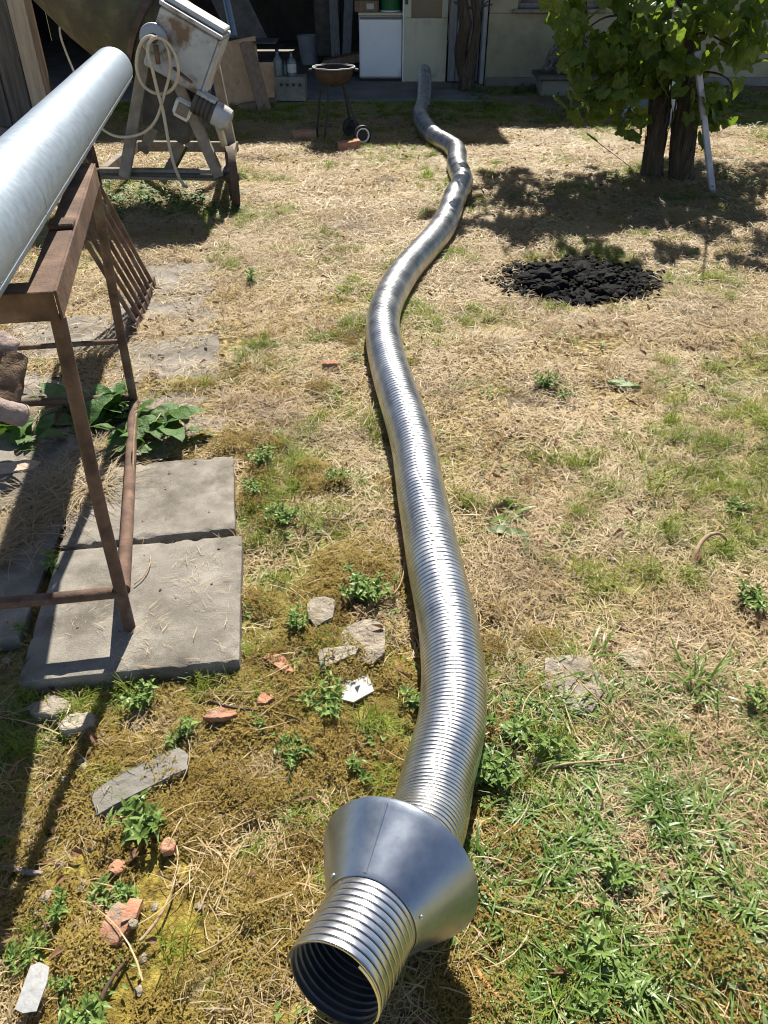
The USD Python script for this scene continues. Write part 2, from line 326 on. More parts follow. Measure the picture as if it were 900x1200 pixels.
mat('rust', [(.28, (.045, .030, .024)), (.45, (.092, .055, .040)), (.6, (.14, .085, .060)), (.78, (.22, .145, .105))], 13., .8, bump=.9, bscale=110., detail=9., spots=(6., (.17, .15, .13), .56, .70), space='world', metallic=.15, dist=.003)
mat('rust_dark', [(.3, (.035, .022, .017)), (.6, (.085, .05, .035)), (.8, (.14, .085, .06))], 11., .8, bump=.8, bscale=90., spots=(5., (.14, .12, .10), .56, .72), space='world', dist=.003)
mat('grill_rust', [(.3, (.022, .015, .012)), (.6, (.055, .033, .025)), (.8, (.095, .06, .045))], 11., .75, bump=.8, bscale=90., dist=.003)
mat('charcoal', [(.3, (.002, .002, .0025)), (.6, (.006, .006, .0065)), (.80, (.05, .05, .052))], 40., .7, bump=.9, bscale=80., spec=.07, dist=.01)
mat('ash', [(.3, (.02, .02, .02)), (.6, (.06, .055, .05)), (.8, (.18, .165, .15))], 18., .95, bump=1., bscale=60., space='world', dist=.01)
mat('old_wood', [(.25, (.055, .045, .04)), (.5, (.105, .09, .08)), (.75, (.17, .15, .135))], 5., .9, bump=1., bscale=26., stretch=(6, 6, .45), spots=(4., (.10, .055, .03), .6, .7), dist=.01)
mat('pale_wood', [(.3, (.26, .20, .15)), (.55, (.36, .29, .225)), (.8, (.45, .38, .30))], 6., .9, bump=.8, bscale=30., stretch=(6, 6, .5), dist=.006)
mat('plywood', [(.3, (.50, .31, .16)), (.55, (.60, .39, .22)), (.8, (.68, .47, .29))], 4., .8, bump=.3, bscale=30., stretch=(5, 5, .5), spots=(14., (.12, .07, .04), .66, .72))
mat('brown_wood', [(.3, (.13, .085, .055)), (.6, (.2, .135, .09)), (.8, (.27, .19, .13))], 6., .9, bump=.6, bscale=30., stretch=(6, 6, .5))
mat('log_bark', [(.3, (.075, .05, .035)), (.55, (.165, .11, .075)), (.8, (.28, .205, .145))], 16., .95, bump=1., bscale=30., dist=.03)
mat('log_grey', [(.3, (.16, .12, .11)), (.6, (.30, .24, .22)), (.8, (.42, .35, .32))], 14., .9, bump=1., bscale=40., dist=.012)
mat('log_end', [(.3, (.34, .25, .19)), (.7, (.46, .36, .28))], 40., .9, bump=.5, bscale=90.)
mat('galvanised', [(.25, (.175, .215, .265)), (.5, (.205, .25, .305)), (.75, (.24, .285, .34))], 40., .5, bump=.1, bscale=240., metallic=.5, ramp_rough=(.46, .56), stretch=(1., 1., 1.), spots=(7., (.24, .25, .255), .58, .76), detail=10., dist=.001)
mat('steel', [(.3, (.60, .61, .63)), (.7, (.76, .77, .79))], 14., .25, bump=.06, bscale=70., metallic=1., ramp_rough=(.20, .34), dist=.002)
mat('inner_shade_metal', [(.3, (.10, .10, .105)), (.7, (.20, .20, .21))], 14., .5, bump=.2, bscale=60., metallic=.7)  # darkened copy of the duct metal; interior shade is put into its colour
def hose_material():
    n = {'c': ('texture_coordinate', {}), 'n': ('noise_texture', {'scale': 9., 'detail': 8., 'roughness': .6}), 'r': ('rgb_ramp', {'ramp': [(.3, (.54, .545, .56)), (.7, (.68, .685, .70))]}),
         'sn': ('noise_texture', {'scale': 34., 'detail': 8., 'roughness': .7}), 'sr': ('map_range', {'from_min': .56, 'from_max': .72, 'to_max': .60, 'clamp': True}), 'dirt': ('mix', {'color2': (.30, .275, .245)}),
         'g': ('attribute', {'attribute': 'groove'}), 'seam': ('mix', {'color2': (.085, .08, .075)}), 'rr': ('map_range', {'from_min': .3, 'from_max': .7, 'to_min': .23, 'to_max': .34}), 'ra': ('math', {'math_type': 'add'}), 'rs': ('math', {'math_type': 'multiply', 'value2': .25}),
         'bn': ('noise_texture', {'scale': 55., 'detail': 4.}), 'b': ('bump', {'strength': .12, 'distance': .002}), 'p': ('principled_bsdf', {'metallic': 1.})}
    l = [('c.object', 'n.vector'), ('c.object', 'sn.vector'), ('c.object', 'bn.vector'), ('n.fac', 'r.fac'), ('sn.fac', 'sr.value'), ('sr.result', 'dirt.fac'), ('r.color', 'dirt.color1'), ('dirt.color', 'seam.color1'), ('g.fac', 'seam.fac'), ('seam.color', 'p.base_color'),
         ('n.fac', 'rr.value'), ('sr.result', 'rs.value1'), ('rr.result', 'ra.value1'), ('rs.value', 'ra.value2'), ('ra.value', 'p.roughness'), ('bn.fac', 'b.height'), ('b.normal', 'p.normal')]
    M['hose_metal'] = usdkit.material(stage, '/World/Looks/hose_metal', n, l, surface='p.BSDF')
hose_material()
mat('cone_metal', [(.3, (.32, .36, .425)), (.55, (.39, .43, .50)), (.8, (.46, .50, .57))], 7., .3, bump=.08, bscale=50., metallic=1., ramp_rough=(.26, .40), spots=(90., (.33, .31, .29), .60, .76), detail=10., dist=.0015)
mat('mixer_white', [(.3, (.30, .31, .33)), (.7, (.42, .43, .44))], 8., .55, bump=.4, bscale=50., spots=(3.1, (.15, .095, .06), .50, .60), dist=.004)
mat('mixer_olive', [(.3, (.05, .045, .026)), (.55, (.095, .086, .048)), (.8, (.15, .135, .08))], 9., .9, bump=.9, bscale=40., spots=(5., (.065, .054, .038), .46, .64), dist=.008)
mat('mixer_grey', [(.3, (.13, .11, .09)), (.6, (.24, .205, .17)), (.8, (.34, .30, .25))], 9., .9, bump=.7, bscale=60., dist=.005)
mat('mixer_dark', [(.3, (.05, .045, .04)), (.7, (.11, .10, .09))], 9., .85, bump=.5, bscale=60.)
mat('black_paint', [(.3, (.012, .012, .013)), (.7, (.035, .035, .035))], 20., .5)
mat('white_paint', [(.3, (.60, .60, .58)), (.7, (.74, .74, .72))], 8., .45, spots=(12., (.36, .27, .18), .62, .72))
mat('cable', [(.3, (.36, .30, .22)), (.7, (.52, .45, .35))], 30., .6)
mat('plaster', [(.25, (.225, .20, .14)), (.5, (.305, .275, .19)), (.75, (.36, .325, .235))], 1.6, .95, bump=.5, bscale=40., detail=9., spots=(1.1, (.175, .155, .115), .48, .68), space='world')
mat('plinth', [(.3, (.13, .125, .11)), (.7, (.22, .21, .19))], 3., .95, bump=.7, bscale=50., space='world')
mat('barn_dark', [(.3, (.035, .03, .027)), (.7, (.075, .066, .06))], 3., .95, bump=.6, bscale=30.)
mat('roof_tile', [(.3, (.16, .085, .06)), (.7, (.27, .15, .10))], 4., .9)
mat('fridge_white', [(.3, (.62, .64, .67)), (.7, (.70, .72, .75))], 3., .35, spots=(3., (.52, .53, .55), .55, .7))
mat('cream_paint', [(.3, (.42, .40, .30)), (.7, (.50, .475, .37))], 3., .5, spots=(4., (.33, .30, .22), .56, .7))
mat('grey_paint', [(.3, (.12, .12, .125)), (.7, (.2, .2, .205))], 6., .8, stretch=(5, 5, .5), bump=.4, bscale=30.)
mat('glass_dark', [(.3, (.03, .035, .045)), (.7, (.06, .07, .085))], 2., .12, spec=.6)
mat('green_enamel', [(.3, (.008, .07, .022)), (.7, (.013, .11, .035))], 5., .45)
mat('blue_plastic', [(.3, (.10, .17, .30)), (.6, (.20, .30, .44)), (.8, (.55, .62, .70))], 7., .4, transl=.2)
mat('white_sack', [(.3, (.36, .48, .66)), (.7, (.62, .72, .84))], 7., .5, transl=.25)
mat('navy_cloth', [(.3, (.03, .04, .09)), (.7, (.06, .075, .15))], 9., .9)
mat('grey_sheet', [(.3, (.20, .22, .25)), (.7, (.32, .34, .37))], 6., .5, metallic=.3)
mat('bottle_glass', [(.3, (.045, .075, .085)), (.7, (.085, .125, .14))], 6., .12, spec=.7)
mat('stake', [(.3, (.27, .26, .29)), (.7, (.42, .41, .44))], 9., .7, bump=.4, bscale=50.)
mat('dead_bush', [(.3, (.10, .09, .075)), (.7, (.24, .22, .19))], 12., .9, island=.3)

def ground_material():
    n = {'pos': ('geometry', {}),
         'zm': ('attribute', {'attribute': 'zone'}), 'sep': ('separate_color', {}),
         'n1': ('noise_texture', {'scale': 5., 'detail': 10., 'roughness': .7}), 'n2': ('noise_texture', {'scale': 45., 'detail': 8., 'roughness': .75}), 'n3': ('noise_texture', {'scale': 170., 'detail': 4., 'roughness': .7}),
         'mp': ('mapping', {'scale': (1, 1, 1)}),
         'straw': ('rgb_ramp', {'ramp': [(.37, (.05, .036, .018)), (.47, (.17, .125, .06)), (.58, (.48, .38, .18)), (.70, (.74, .63, .37))]}),
         'soil': ('rgb_ramp', {'ramp': [(.3, (.10, .075, .05)), (.55, (.23, .185, .135)), (.75, (.36, .31, .24))]}),
         'moss': ('rgb_ramp', {'ramp': [(.36, (.06, .042, .015)), (.5, (.28, .21, .05)), (.66, (.54, .45, .11))]}),
         'green': ('rgb_ramp', {'ramp': [(.3, (.09, .09, .03)), (.5, (.24, .24, .075)), (.7, (.45, .40, .17))]}),
         'a': ('mix', {}), 'b': ('mix', {}), 'c': ('mix', {}), 'big': ('mix', {'mix_type': 'multiply', 'fac': 1.}), 'bigr': ('rgb_ramp', {'ramp': [(.3, (.78, .76, .72)), (.6, (1.06, 1.05, 1.03))]}),
         'hm': ('math', {'math_type': 'add'}), 'bp': ('bump', {'strength': 1., 'distance': .012}), 'p': ('principled_bsdf', {'roughness': .95, 'specular_ior_level': .1})}
    l = [('pos.position', 'mp.vector'), ('mp.vector', 'n1.vector'), ('mp.vector', 'n2.vector'), ('mp.vector', 'n3.vector'), ('zm.color', 'sep.color'),
         ('n2.fac', 'straw.fac'), ('n2.fac', 'soil.fac'), ('n2.fac', 'moss.fac'), ('n2.fac', 'green.fac'),
         ('straw.color', 'a.color1'), ('soil.color', 'a.color2'), ('sep.b', 'a.fac'), ('a.color', 'b.color1'), ('moss.color', 'b.color2'), ('sep.r', 'b.fac'),
         ('b.color', 'c.color1'), ('green.color', 'c.color2'), ('sep.g', 'c.fac'), ('n1.fac', 'bigr.fac'), ('c.color', 'big.color1'), ('bigr.color', 'big.color2'), ('big.color', 'p.base_color'),
         ('n2.fac', 'hm.value1'), ('n3.fac', 'hm.value2'), ('hm.value', 'bp.height'), ('bp.normal', 'p.normal')]
    M['ground'] = usdkit.material(stage, '/World/Looks/ground', n, l, surface='p.BSDF')
ground_material()

# ------------------------------------------------------------------ the ground
def axis(lo, hi, step, far):
    a = np.arange(lo, hi + 1e-6, step); g = [step]
    while sum(g) < far: g.append(g[-1] * 1.5)
    c = np.cumsum(g); return np.r_[(lo - c)[::-1], a, hi + c]
gx = axis(-5.5, 6.5, .026, 80)
gy = axis(-.4, 3.6, .021, 120); gy = np.r_[gy[gy <= 3.6], np.arange(3.645, 11.5, .045), 11.5 + np.cumsum(.06 * 1.5 ** np.arange(18))]
X, Y = np.meshgrid(gx, gy, indexing='ij'); Z = G(X, Y) - .012 * (slab_mask(X, Y, .0) & (Y < 2.46))
gi, gj = np.meshgrid(np.arange(len(gx) - 1), np.arange(len(gy) - 1), indexing='ij'); m_ = len(gy)
q = np.stack([gi * m_ + gj, (gi + 1) * m_ + gj, (gi + 1) * m_ + gj + 1, gi * m_ + gj + 1], -1).reshape(-1, 4)
gp = single('ground', None, None, (np.stack([X, Y, Z], -1).reshape(-1, 3), q), 'ground', True, kind='structure')
zone = np.stack([moss_zone(X, Y), green_zone(X, Y) * .8, bare_zone(X, Y)], -1).reshape(-1, 3)
UsdGeom.PrimvarsAPI(stage.GetPrimAtPath(gp)).CreatePrimvar('zone', Sdf.ValueTypeNames.Color3fArray, 'vertex').Set(Vt.Vec3fArray.FromNumpy(zone.astype(np.float32)))

# ------------------------------------------------------------------ paving slabs
pv = '/World/paved_path'; UsdGeom.Xform.Define(stage, pv); tag(stage.GetPrimAtPath(pv), None, None, None, 'structure'); used[('/World', 'paved_path')] = 0
for k, (c, hx, hy, a) in enumerate(SLABS):
    tilt = rng.normal(0, .008, 2); v, f = grid_box(2 * hx, 2 * hy, .062, .022, .0035, 9., k, .006); ed = np.minimum(hx - np.abs(v[:, 0]), hy - np.abs(v[:, 1])); v[:, 2] -= (v[:, 2] > .04) * .008 * sstep(.60, .74, meshkit.fbm(v * V(22, 22, 0) + k, 3, 50 + k)) * (1 - sstep(.0, .035, ed)); v[:, :2] *= (1 - .004 * sstep(.5, .7, meshkit.fbm(v * 9 + k, 3, 70 + k)))[:, None]
    v[:, 2] += v[:, 0] * tilt[0] + v[:, 1] * tilt[1] - (.012 if k < 2 else .02 if k in (6, 7) else .040) 
    obj(pv, 'paving_slab', rotz((v, f), math.degrees(a), (c[0], c[1], 0)), 'concrete', 30)

# ------------------------------------------------------------------ the long flexible metal hose with its cone
HR = .0825
CONE_R, CONE_O = V(.027, .766, .160), V(-.081, .535, .240)
cn = (CONE_O - CONE_R); cn /= np.linalg.norm(cn)
hp = [(503, 957, .108), (513, 911, .092), (526, 863, .084), (531.5, 815, .083), (529.5, 766, .082), (522, 718, .082), (511.5, 670, .082), (502, 621, .082), (493, 573, .082), (485, 525, .082), (471, 477, .082), (457, 432, .082), (449, 395, .082), (450, 368, .082),
      (458.5, 345, .082), (475, 318, .082), (498, 292, .082), (520, 264, .082), (527, 248, .082), (533.5, 230, .082), (541.5, 212, .082), (535.5, 193, .082), (532, 174, .082), (514, 163, .082), (500, 150, .082), (493.5, 139, .085)]
pts = [CONE_R + cn * .03, CONE_R - cn * .06 + V(.012, 0, 0)]
for px, py, z in hp:
    p = atz(px, py, z); p = atz(px, py, z + .6 * gz(p[0], p[1])); pts.append(p)
pts += [atD(495.5, 122, 9.75), atD(497.5, 104, 10.25), atD(497, 84, 10.75)]
hose_pts = spline(pts, 900)
GROOVE = []
PH = np.array([0, .035, .07, .11, .17, .30, .5, .70, .83, .89, .93, .965])
def spiral_hose(p, R, pitch, sides=48, depth=.0034, band=.0007, wall=None, radii=None):
    """spiral-wound strip: gently crowned bands with a sharp groove between them; the mesh rows follow the helix"""
    d = np.r_[0, np.cumsum(np.linalg.norm(np.diff(p, axis=0), axis=1))]
    sf = np.linspace(0, d[-1], 6000); turns = np.r_[0, np.cumsum(np.diff(sf) / np.broadcast_to(pitch(sf) if callable(pitch) else pitch, sf.shape)[1:])]
    tf, af, bf = frames(np.stack([np.interp(sf, d, p[:, k]) for k in range(3)], 1))
    per = len(PH); N = (int(turns[-1]) + 2) * per; k = np.arange(N); ang = np.arange(sides) * 2 * np.pi / sides
    row = k // per + PH[k % per] - 1.0
    u = np.clip(row[:, None] + ang[None] / (2 * np.pi), 0, turns[-1]); sg = np.interp(u, turns, sf)
    I = lambda a: np.stack([np.interp(sg, sf, a[:, c]) for c in range(3)], -1)
    q, a, b = np.stack([np.interp(sg, d, p[:, c]) for c in range(3)], -1), I(af), I(bf)
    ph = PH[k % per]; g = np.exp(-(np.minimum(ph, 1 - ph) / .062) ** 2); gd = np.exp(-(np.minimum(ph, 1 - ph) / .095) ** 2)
    prof = (band * (1 - (2 * np.abs(ph - .5)) ** 2.2) - depth * g)[:, None] + .0014 * (meshkit.fbm(q * 9 + np.stack([np.cos(ang), np.sin(ang), 0 * ang], 1)[None] * 1.5, 2, 9) - .5)
    rr = R * (np.ones_like(sg) if radii is None else np.interp(sg, d, radii)) + prof - (wall or 0)
    v = q + rr[..., None] * (np.cos(ang)[None, :, None] * a + np.sin(ang)[None, :, None] * b)
    kk, jj = np.meshgrid(np.arange(N - per - 1), np.arange(sides), indexing='ij'); last = jj == sides - 1
    A = kk * sides + jj; Bv = np.where(last, (kk + per) * sides, A + 1); Dv = A + sides; Cv = np.where(last, (kk + per + 1) * sides, Dv + 1)
    f = np.vstack([np.stack([A, Cv, Bv], -1).reshape(-1, 3), np.stack([A, Dv, Cv], -1).reshape(-1, 3)])
    v = v.reshape(-1, 3); ok = (np.linalg.norm(v[f[:, 0]] - v[f[:, 1]], axis=1) > 1e-7) & (np.linalg.norm(v[f[:, 1]] - v[f[:, 2]], axis=1) > 1e-7) & (np.linalg.norm(v[f[:, 0]] - v[f[:, 2]], axis=1) > 1e-7)
    f = f[ok]; used_v = np.unique(f); re_ = np.zeros(len(v), int); re_[used_v] = np.arange(len(used_v)); v, f = v[used_v], re_[f]
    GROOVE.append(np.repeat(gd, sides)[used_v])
    end = q[-1] + (R * (1 if radii is None else radii[-1]) - (wall or 0)) * (np.cos(ang)[:, None] * a[-1] + np.sin(ang)[:, None] * b[-1])
    return (v, f if wall is None else f[:, ::-1]), end
duct = thing('metal_hose', 'long flexible ribbed metal hose winding across the lawn, sheet metal cone on its near end', 'metal hose', (CONE_R[0], CONE_R[1], 0))
hd = np.r_[0, np.cumsum(np.linalg.norm(np.diff(hose_pts, axis=0), axis=1))]
squeeze = 1 + .05 * (meshkit.fbm(np.c_[hd * 1.7, hd * 0, hd * 0], 3, 44) - .5) * sstep(1., 3., hd) + sum(-.05 * np.exp(-((hd - c) / .05) ** 2) + .03 * np.exp(-((hd - c - .12) / .06) ** 2) for c in (5.05, 5.75, 6.6, 7.15, 7.9))
hose_mesh, hose_end = spiral_hose(hose_pts, HR, lambda x: .0132 + .0072 * sstep(.45, 1.5, x) - .003 * meshkit.noise(np.c_[x * .9, x * 0, x * 0], 6), radii=squeeze)
def groove(path):
    UsdGeom.PrimvarsAPI(stage.GetPrimAtPath(path)).CreatePrimvar('groove', Sdf.ValueTypeNames.FloatArray, 'vertex').Set(Vt.FloatArray.FromNumpy(np.concatenate(GROOVE).astype(np.float32))); GROOVE.clear()
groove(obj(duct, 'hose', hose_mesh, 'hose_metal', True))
e = hose_end; inner = [e, e.mean(0) + (e - e.mean(0)) * .965, e.mean(0) + (e - e.mean(0)) * .96 - (hose_pts[-1] - hose_pts[-8]) * 3]
obj(duct, 'hose_mouth', loft(inner, True, False), 'steel', True)
# cone: double sheet with a rolled rim and lapped seam
jn = CONE_R + cn * .125                          # junction with the collar
cu = np.cross(cn, V(0, 0, 1)); cu /= np.linalg.norm(cu)
pr = [(.157, -.004), (.1605, -.002), (.1615, .001), (.1600, .004), (.1585, .008)] + [(.1585 + (.090 - .1585) * t, .008 + .117 * t) for t in np.linspace(.06, 1, 14)] + [(.0885, .126), (.0875, .124)] + [(.157 + (.0885 - .157) * t - .0018, .006 + .117 * t) for t in np.linspace(.98, 0, 12)] + [(.157, -.004)]
obj(duct, 'cone', rough(lathe(pr, CONE_R, cn, 128), .0005, 7, 2), 'cone_metal', 35)
ax2 = np.cross(cn, cu)
def on_cone(ang, t, off=.0):
    r = .1585 + (.090 - .1585) * t + off; return CONE_R + cn * (.008 + .117 * t) + r * (math.cos(ang) * cu + math.sin(ang) * ax2)
def cone_ang(px, py):     # angle of the cone's surface seen at a picture point, near its narrow end
    best = min(np.linspace(0, 2 * np.pi, 360), key=lambda a: np.hypot(*(pix(on_cone(a, .9)) - V(px, py)))); return best
def pix(p):
    q_ = np.asarray(p) - EYE; return V(450 + 900 * (q_ @ RT) / (q_ @ FW), 600 + 900 * (q_ @ DN) / (q_ @ FW))
sa = min(np.linspace(0, 2 * np.pi, 360), key=lambda a: np.hypot(*(pix(on_cone(a, .1)) - V(452, 940))))
obj(duct, 'seam', loft([[on_cone(sa + d, t, o) for d, o in ((-.035, .0003), (-.03, .0016), (.03, .0016), (.035, .0003))] for t in np.linspace(.03, .97, 8)], False, False), 'cone_metal')
for px, py in ((399, 1034), (478, 1080)):
    a = cone_ang(px, py); c0, nrm = on_cone(a, .90), (on_cone(a, .9, .01) - on_cone(a, .9)) / .01
    rv = obj(duct, 'rivet', lathe([(.0, .0036), (.0022, .0032), (.0042, .0018), (.0048, 0.0), (.0046, -.001)], c0, nrm, 14), 'steel', 40)
c_mesh, c_end = spiral_hose(np.array([jn - cn * .012 + cn * t for t in np.linspace(0, 1, 200) * .160]), 0.0865, .0148, 64)
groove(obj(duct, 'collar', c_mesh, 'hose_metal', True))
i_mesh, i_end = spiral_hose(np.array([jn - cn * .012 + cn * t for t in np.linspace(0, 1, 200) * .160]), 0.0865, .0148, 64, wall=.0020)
lip = np.stack([i_end, c_end]); GROOVE.clear()
obj(duct, 'shaded_collar_wall', i_mesh, 'inner_shade_metal', True)  # inner wall of the same metal, with the shade inside painted in
obj(duct, 'collar_lip', loft(lip, True, False), 'steel')
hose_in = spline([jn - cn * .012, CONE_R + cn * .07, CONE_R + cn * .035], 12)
obj(duct, 'inner_sleeve', tube(hose_in[::-1], .0840, 32, False), 'inner_shade_metal', True)
# thin bent lip where the strip ends
e = c_end; cc = e.mean(0)
obj(duct, 'strip_end', loft([[cc + (p - cc) * s for s in (1.012, 1.012, .97, .97)] + 0 * e[:4] + [cn * z for z in (.004, .006, .006, .004)] for p in e[30:44]], True, True), 'steel', 40)

# ------------------------------------------------------------------ galvanised tube lying across the rusty trestle
T0, T1 = V(-.580, .40, 1.158), atD(132, 81, 4.10); td = (T1 - T0) / np.linalg.norm(T1 - T0); TR = .090
tb = thing('galvanised_tube', 'thick pale galvanised metal tube lying over the rusty trestle', 'metal tube', T0)
L = np.linalg.norm(T1 - T0)
prof = [(TR, 0), (TR, .02)]
for x in (.55, 1.35, 2.1, 2.9): prof += [(TR, x - .006), (TR + .0010, x - .004), (TR + .0010, x), (TR - .0001, x + .0015), (TR, x + .004)]
prof += [(TR, L - .02), (TR, L - .001), (TR - .001, L), (TR - .003, L - .001), (TR - .003, 0)]
obj(tb, 'tube', lathe(prof, T0, td, 96), 'galvanised', 40)
ta = np.cross(td, V(0, 0, 1)); ta /= np.linalg.norm(ta); tbn = np.cross(ta, td)
ang = math.radians(-20)
obj(tb, 'seam', loft([[T0 + td * s + (TR + o) * (math.cos(ang + d) * ta + math.sin(ang + d) * tbn) for d, o in ((-.06, .0002), (-.05, .0016), (.05, .0016), (.06, .0002))] for s in np.linspace(.0, L - .005, 20)], False, False), 'galvanised')

# ------------------------------------------------------------------ the rusty trestle
F1, F2 = V(-.713, 1.518, .045), V(-1.028, 2.786, .02)
C1, C2 = V(-.662, 1.50, .995), V(-.89, 2.53, 1.005)          # top corners, near and far
side = V(-.78, -.12, 0)                                         # across the trestle, to the left
C3, C4 = C1 + side, C2 + side * .98; F3, F4 = F1 + side * 1.12, F2 + side * 1.08
tr = thing('rusty_trestle', 'rusty iron trestle of pipe legs and angle bar top, standing on the paving slabs', 'trestle', (F1[0], F1[1], 0))
def angle_bar(p0, p1, out, w=.062, t=.006):
    """L section: an upright web facing outwards and a flange on top, turned inwards"""
    a = beam(p0 + out * .0, p1 + out * .0, t, w, ch=.002)
    b = beam(p0 - out * (w / 2) + V(0, 0, w / 2 - t / 2), p1 - out * (w / 2) + V(0, 0, w / 2 - t / 2), w - t, t, ch=.002)
    return cat_([a, b])
o_r = np.cross(C2 - C1, V(0, 0, 1)); o_r /= np.linalg.norm(o_r); o_f = np.cross(C3 - C1, V(0, 0, 1)); o_f = -o_f / np.linalg.norm(o_f) * (-1 if o_f[1] < 0 else 1)
o_f = V(.15, -.99, 0) / np.linalg.norm(V(.15, -.99, 0))
obj(tr, 'top_rail', angle_bar(C1, C2, o_r), 'rust')
obj(tr, 'top_rail', angle_bar(C1 - o_r * .004, C3, o_f), 'rust')
obj(tr, 'top_rail', angle_bar(C2 - o_r * .004, C4, -o_f), 'rust')
obj(tr, 'top_rail', angle_bar(C3 + o_r * .004, C4 + o_r * .004, -o_r), 'rust')
mid = C1 * .62 + C2 * .38
obj(tr, 'lug', lbox(mid - o_r * .06 + V(0, 0, .0315), (C2 - C1) * .055, -o_r * -.06, V(0, 0, .012), .003), 'rust')
for F_, C_, b in ((F1, C1, V(-.03, .03, 0)), (F2, C2, V(-.02, -.03, 0)), (F3, C3, V(.03, .03, 0)), (F4, C4, V(.03, -.03, 0))):
    obj(tr, 'leg', rod(F_, C_ + b * .5 + V(0, 0, -.03), .0165, 18, 8, .006, 3), 'rust', 40)
k1 = F1 + (C1 - F1) * .152; k3 = F3 + (C3 - F3) * .165; k2 = F2 + (C2 - F2) * .055; k4 = F4 + (C4 - F4) * .10
obj(tr, 'cross_rail', rod(k1, k3, .0165, 16, 6, .008, 4), 'rust', 40)
obj(tr, 'cross_rail', rod(k1 + V(0, .02, -.01), k2, .019, 16, 6, .008, 5), 'rust', 40)
obj(tr, 'cross_rail', rod(k2 + V(0, 0, .02), k4, .0165, 16, 6, .008, 6), 'rust', 40)
obj(tr, 'tie_rod', rod(F2 + (C2 - F2) * .36, F4 + (C4 - F4) * .36, .010, 12), 'rust', 40)

# ------------------------------------------------------------------ leaning rusty rack of rods
def rack(b0, b1, t0, t1, n, label, ext=1.35, bar=True):
    b0, b1, t0, t1 = (np.asarray(k, float) for k in (b0, b1, t0, t1)); t0 = b0 + (t0 - b0) * ext; t1 = b1 + (t1 - b1) * ext
    rk = thing('rod_rack', label, 'rack', (b0[0], b0[1], 0))
    obj(rk, 'foot_bar', angle_bar(b0 + (b0 - b1) * .03, b1 + (b1 - b0) * .03, np.cross((b1 - b0) / np.linalg.norm(b1 - b0), V(0, 0, 1)), .05, .006), 'rust')
    obj(rk, 'top_bar', beam(t0, t1, .02, .03), 'rust')
    for k in range(n):
        s = (k + .5) / n
        obj(rk, 'rod', rod(b0 + (b1 - b0) * s + V(0, 0, -.012), t0 + (t1 - t0) * s, .0115, 10, 5, .006, k), 'rust', 40)
    return rk
rack(atz(160, 384, .05), atz(181, 330, .05), atD(98, 286, 3.22), atD(119, 217, 3.95), 7, 'rusty rack of slanting iron rods leaning behind the trestle')
rack(V(-2.25, 2.75, .03), V(-2.42, 3.5, .03), V(-1.85, 2.8, .62), V(-2.0, 3.5, .62), 8, 'second rusty rod rack half hidden under the galvanised tube', 1.2)

# ------------------------------------------------------------------ cement mixer
mu, mv, mw = V(.88, 0, -.475), V(-.475, 0, -.88), V(0, 1, 0)
fl, fr, rl, rr_ = atz(118, 203, .2), atz(268, 205, .2), atz(160, 171, .2), atz(279, 172, .2)
mx = thing('cement_mixer', 'old cement mixer with mossy drum, rust stained white housing and iron wheels', 'cement mixer', (fr[0] - .5, fr[1] + .3, 0))
for a, b in ((fl, fr), (rl, rr_), (fl + V(.02, .03, 0), rl), (fr + V(-.03, .03, .0), rr_ + V(-.03, -.03, 0))): obj(mx, 'frame_bar', beam(a, b, .05, .075), 'mixer_grey')
apex = atD(178, 52, 5.93)
fa, fb = atz(147, 206, .2) + V(0, -.03, 0), atz(258, 206, .2) + V(0, -.03, 0)
ra, rb = atD(168, 178, 6.75), atD(252, 168, 6.85); rap = apex + V(.12, .85, 0)
for p0, p1 in ((fa, apex + V(-.03, 0, 0)), (fb, apex + V(.08, 0, -.05)), (ra, rap + V(-.03, 0, 0)), (rr_ + V(-.05, 0, 0), rap + V(.1, 0, -.05))): obj(mx, 'a_frame_leg', beam(p0, p1, .075, .05, up=(0, 1, 0)), 'mixer_grey')
obj(mx, 'draw_bar', beam(atz(190, 213, .07), atD(213, 168, 6.3), .06, .06), 'mixer_grey'); obj(mx, 'draw_bar', beam(atz(196, 209, .09), atD(217, 170, 6.35), .035, .05), 'mixer_olive')
def wheel(c, ax, r, w, label=None):
    wl = obj(mx, 'wheel', cat_([lathe([(r - .018, -w / 2), (r, -w / 2), (r, w / 2), (r - .018, w / 2), (r - .018, -w / 2)], c, ax, 36), lathe([(.0, -.045), (.035, -.045), (.035, .045), (.0, .045)], c, ax, 16)]), 'rust_dark', 40)
    a = np.cross(ax, V(0, 0, 1)); a /= np.linalg.norm(a)
    for k in range(6):
        th = k * np.pi / 3; d = math.cos(th) * a + V(0, 0, math.sin(th)); obj(wl, 'spoke', beam(c + d * .03, c + d * (r - .015), .03, .01, up=ax), 'rust_dark')
    return wl
for c in (fr + V(.035, -.05, 0), fl + V(-.05, .0, 0)): wheel(c, V(.97, .24, 0), .20, .055)
obj(mx, 'axle', rod(fl + V(-.1, 0, 0), fr + V(.07, -.05, 0), .016, 12), 'mixer_dark')
